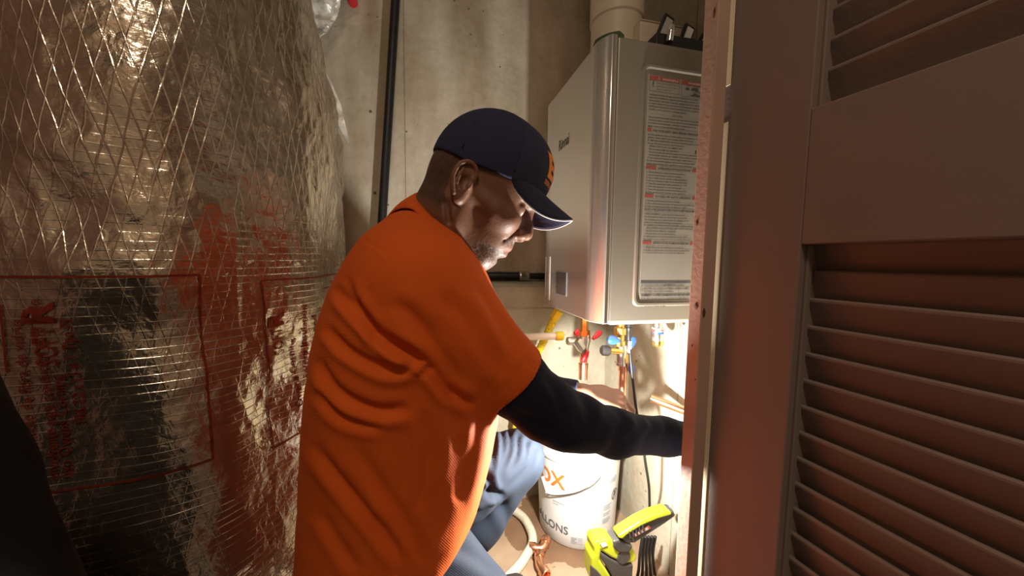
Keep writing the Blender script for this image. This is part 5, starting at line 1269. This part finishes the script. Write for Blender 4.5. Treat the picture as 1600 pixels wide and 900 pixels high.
def sd_sl_l(P):
    d = chain(P, [up_l, el_l, el_l*0.5+wr_l*0.5, cuff_l+fl_a*0.02], [0.050, 0.047, 0.041, 0.031], 0.02); d = smax(d, (P-cuff_l) @ fl_a, 0.002)
    return smax(d, -_seg(P, cuff_l-fl_a*0.03, cuff_l+fl_a*0.05, 0.0272, 0.0272), 0.002)
lo, hi = bounds([up_l, el_l, wr_l], 0.065)
sleeve('undershirt_sleeve', sd_sl_l, lo, hi, None)

# ---- trousers and boots ------------------------------------------------------------------------------------------
hip_r = PY(606, 830, 0.59); hip_l = PY(612, 790, 0.70)
kn_r = np.array([0.165, 0.53, 0.085]); an_r = np.array([-0.20, 0.545, 0.075])
kn_l = PY(808, 716, 0.80); an_l = np.array([0.005, 0.80, 0.12])
def sd_tr(P):
    d = chain(P, [hip_r, hip_r*0.5+kn_r*0.5, kn_r], [0.104, 0.098, 0.075], 0.02)
    d = smin(d, chain(P, [kn_r, an_r], [0.072, 0.055], 0.02), 0.02)
    e = chain(P, [hip_l, hip_l*0.5+kn_l*0.5, kn_l], [0.108, 0.086, 0.064], 0.02); e = smin(e, chain(P, [kn_l, kn_l*0.5+an_l*0.5, an_l], [0.063, 0.066, 0.058], 0.02), 0.018)
    d = smin(d, e, 0.02); d = smin(d, _ell(P, (hip_r+hip_l)/2+np.array([0.0, -0.01, 0.02]), (0.10, 0.13, 0.10)), 0.03)
    return smax(d, 0.004-P[:, 2], 0.004)
lo, hi = bounds([hip_r, hip_l, kn_r, an_r, kn_l, an_l], 0.135); lo[2] = -0.02
tv, tf = polygonise(sd_tr, lo, hi, 0.0048)
TS = [([(768, 655), (770, 700), (768, 740)], 5, 0.006), ([(782, 662), (786, 700), (776, 752)], 5, 0.006), ([(795, 668), (796, 705), (778, 758)], 5, 0.006), ([(808, 676), (806, 715), (780, 762)], 5, 0.0055), ([(822, 684), (818, 720), (784, 766)], 5, 0.005), ([(836, 694), (826, 728), (788, 770)], 5, 0.0045),
      ([(752, 700), (760, 740), (770, 772)], 5, 0.006), ([(742, 760), (768, 770), (790, 776)], 6, 0.006), ([(738, 785), (756, 776), (772, 772)], 6, 0.005), ([(772, 772), (800, 820), (836, 890)], 10, 0.003), ([(700, 850), (740, 870), (790, 900)], 12, 0.003)]
tv = folds(tv, tf, [(p_, w_, a_*1.5) for p_, w_, a_ in TS]); n = grad_normals(tv, tf); tv = tv+n*(0.0022*vnoise(tv[:, 0]+tv[:, 1], tv[:, 2], 18.0, 71))[:, None]
from_np('trousers', laplace(tv, tf, 1, 0.35), tf, 'navy_trouser', person)
def boot(an, fw):
    an = np.array(an, float); fw = np.array(fw, float); fw /= np.linalg.norm(fw); heel = np.array([an[0], an[1], 0.035])-fw*0.03; toe = heel+fw*0.235
    def sd(P):
        d = chain(P, [an+np.array([0, 0, 0.02]), np.array([an[0], an[1], 0.06])], [0.050, 0.046], 0.01); d = smin(d, chain(P, [heel, heel*0.5+toe*0.5, toe], [0.038, 0.040, 0.036], 0.02), 0.03)
        return smax(d, 0.002-P[:, 2], 0.004)
    lo, hi = bounds([an, heel, toe], 0.07); lo[2] = -0.02; v, f = polygonise(sd, lo, hi, 0.006); from_np('boot', laplace(v, f, 1, 0.4), f, 'boot_leather', person)
boot(an_l, (1, 0.05, 0)); 
def boot_back():
    heel = np.array([-0.235, 0.545, 0.12]); toe = np.array([-0.215, 0.545, 0.032])
    def sd(P):
        d = chain(P, [an_r, heel], [0.050, 0.042], 0.02); d = smin(d, chain(P, [heel, toe, toe+np.array([0.06, 0, 0])], [0.038, 0.036, 0.028], 0.02), 0.02); return smax(d, 0.002-P[:, 2], 0.004)
    v, f = polygonise(sd, (-0.32, 0.46, -0.02), (-0.08, 0.63, 0.2), 0.006); from_np('boot', laplace(v, f, 1, 0.4), f, 'boot_leather', person)
boot_back()
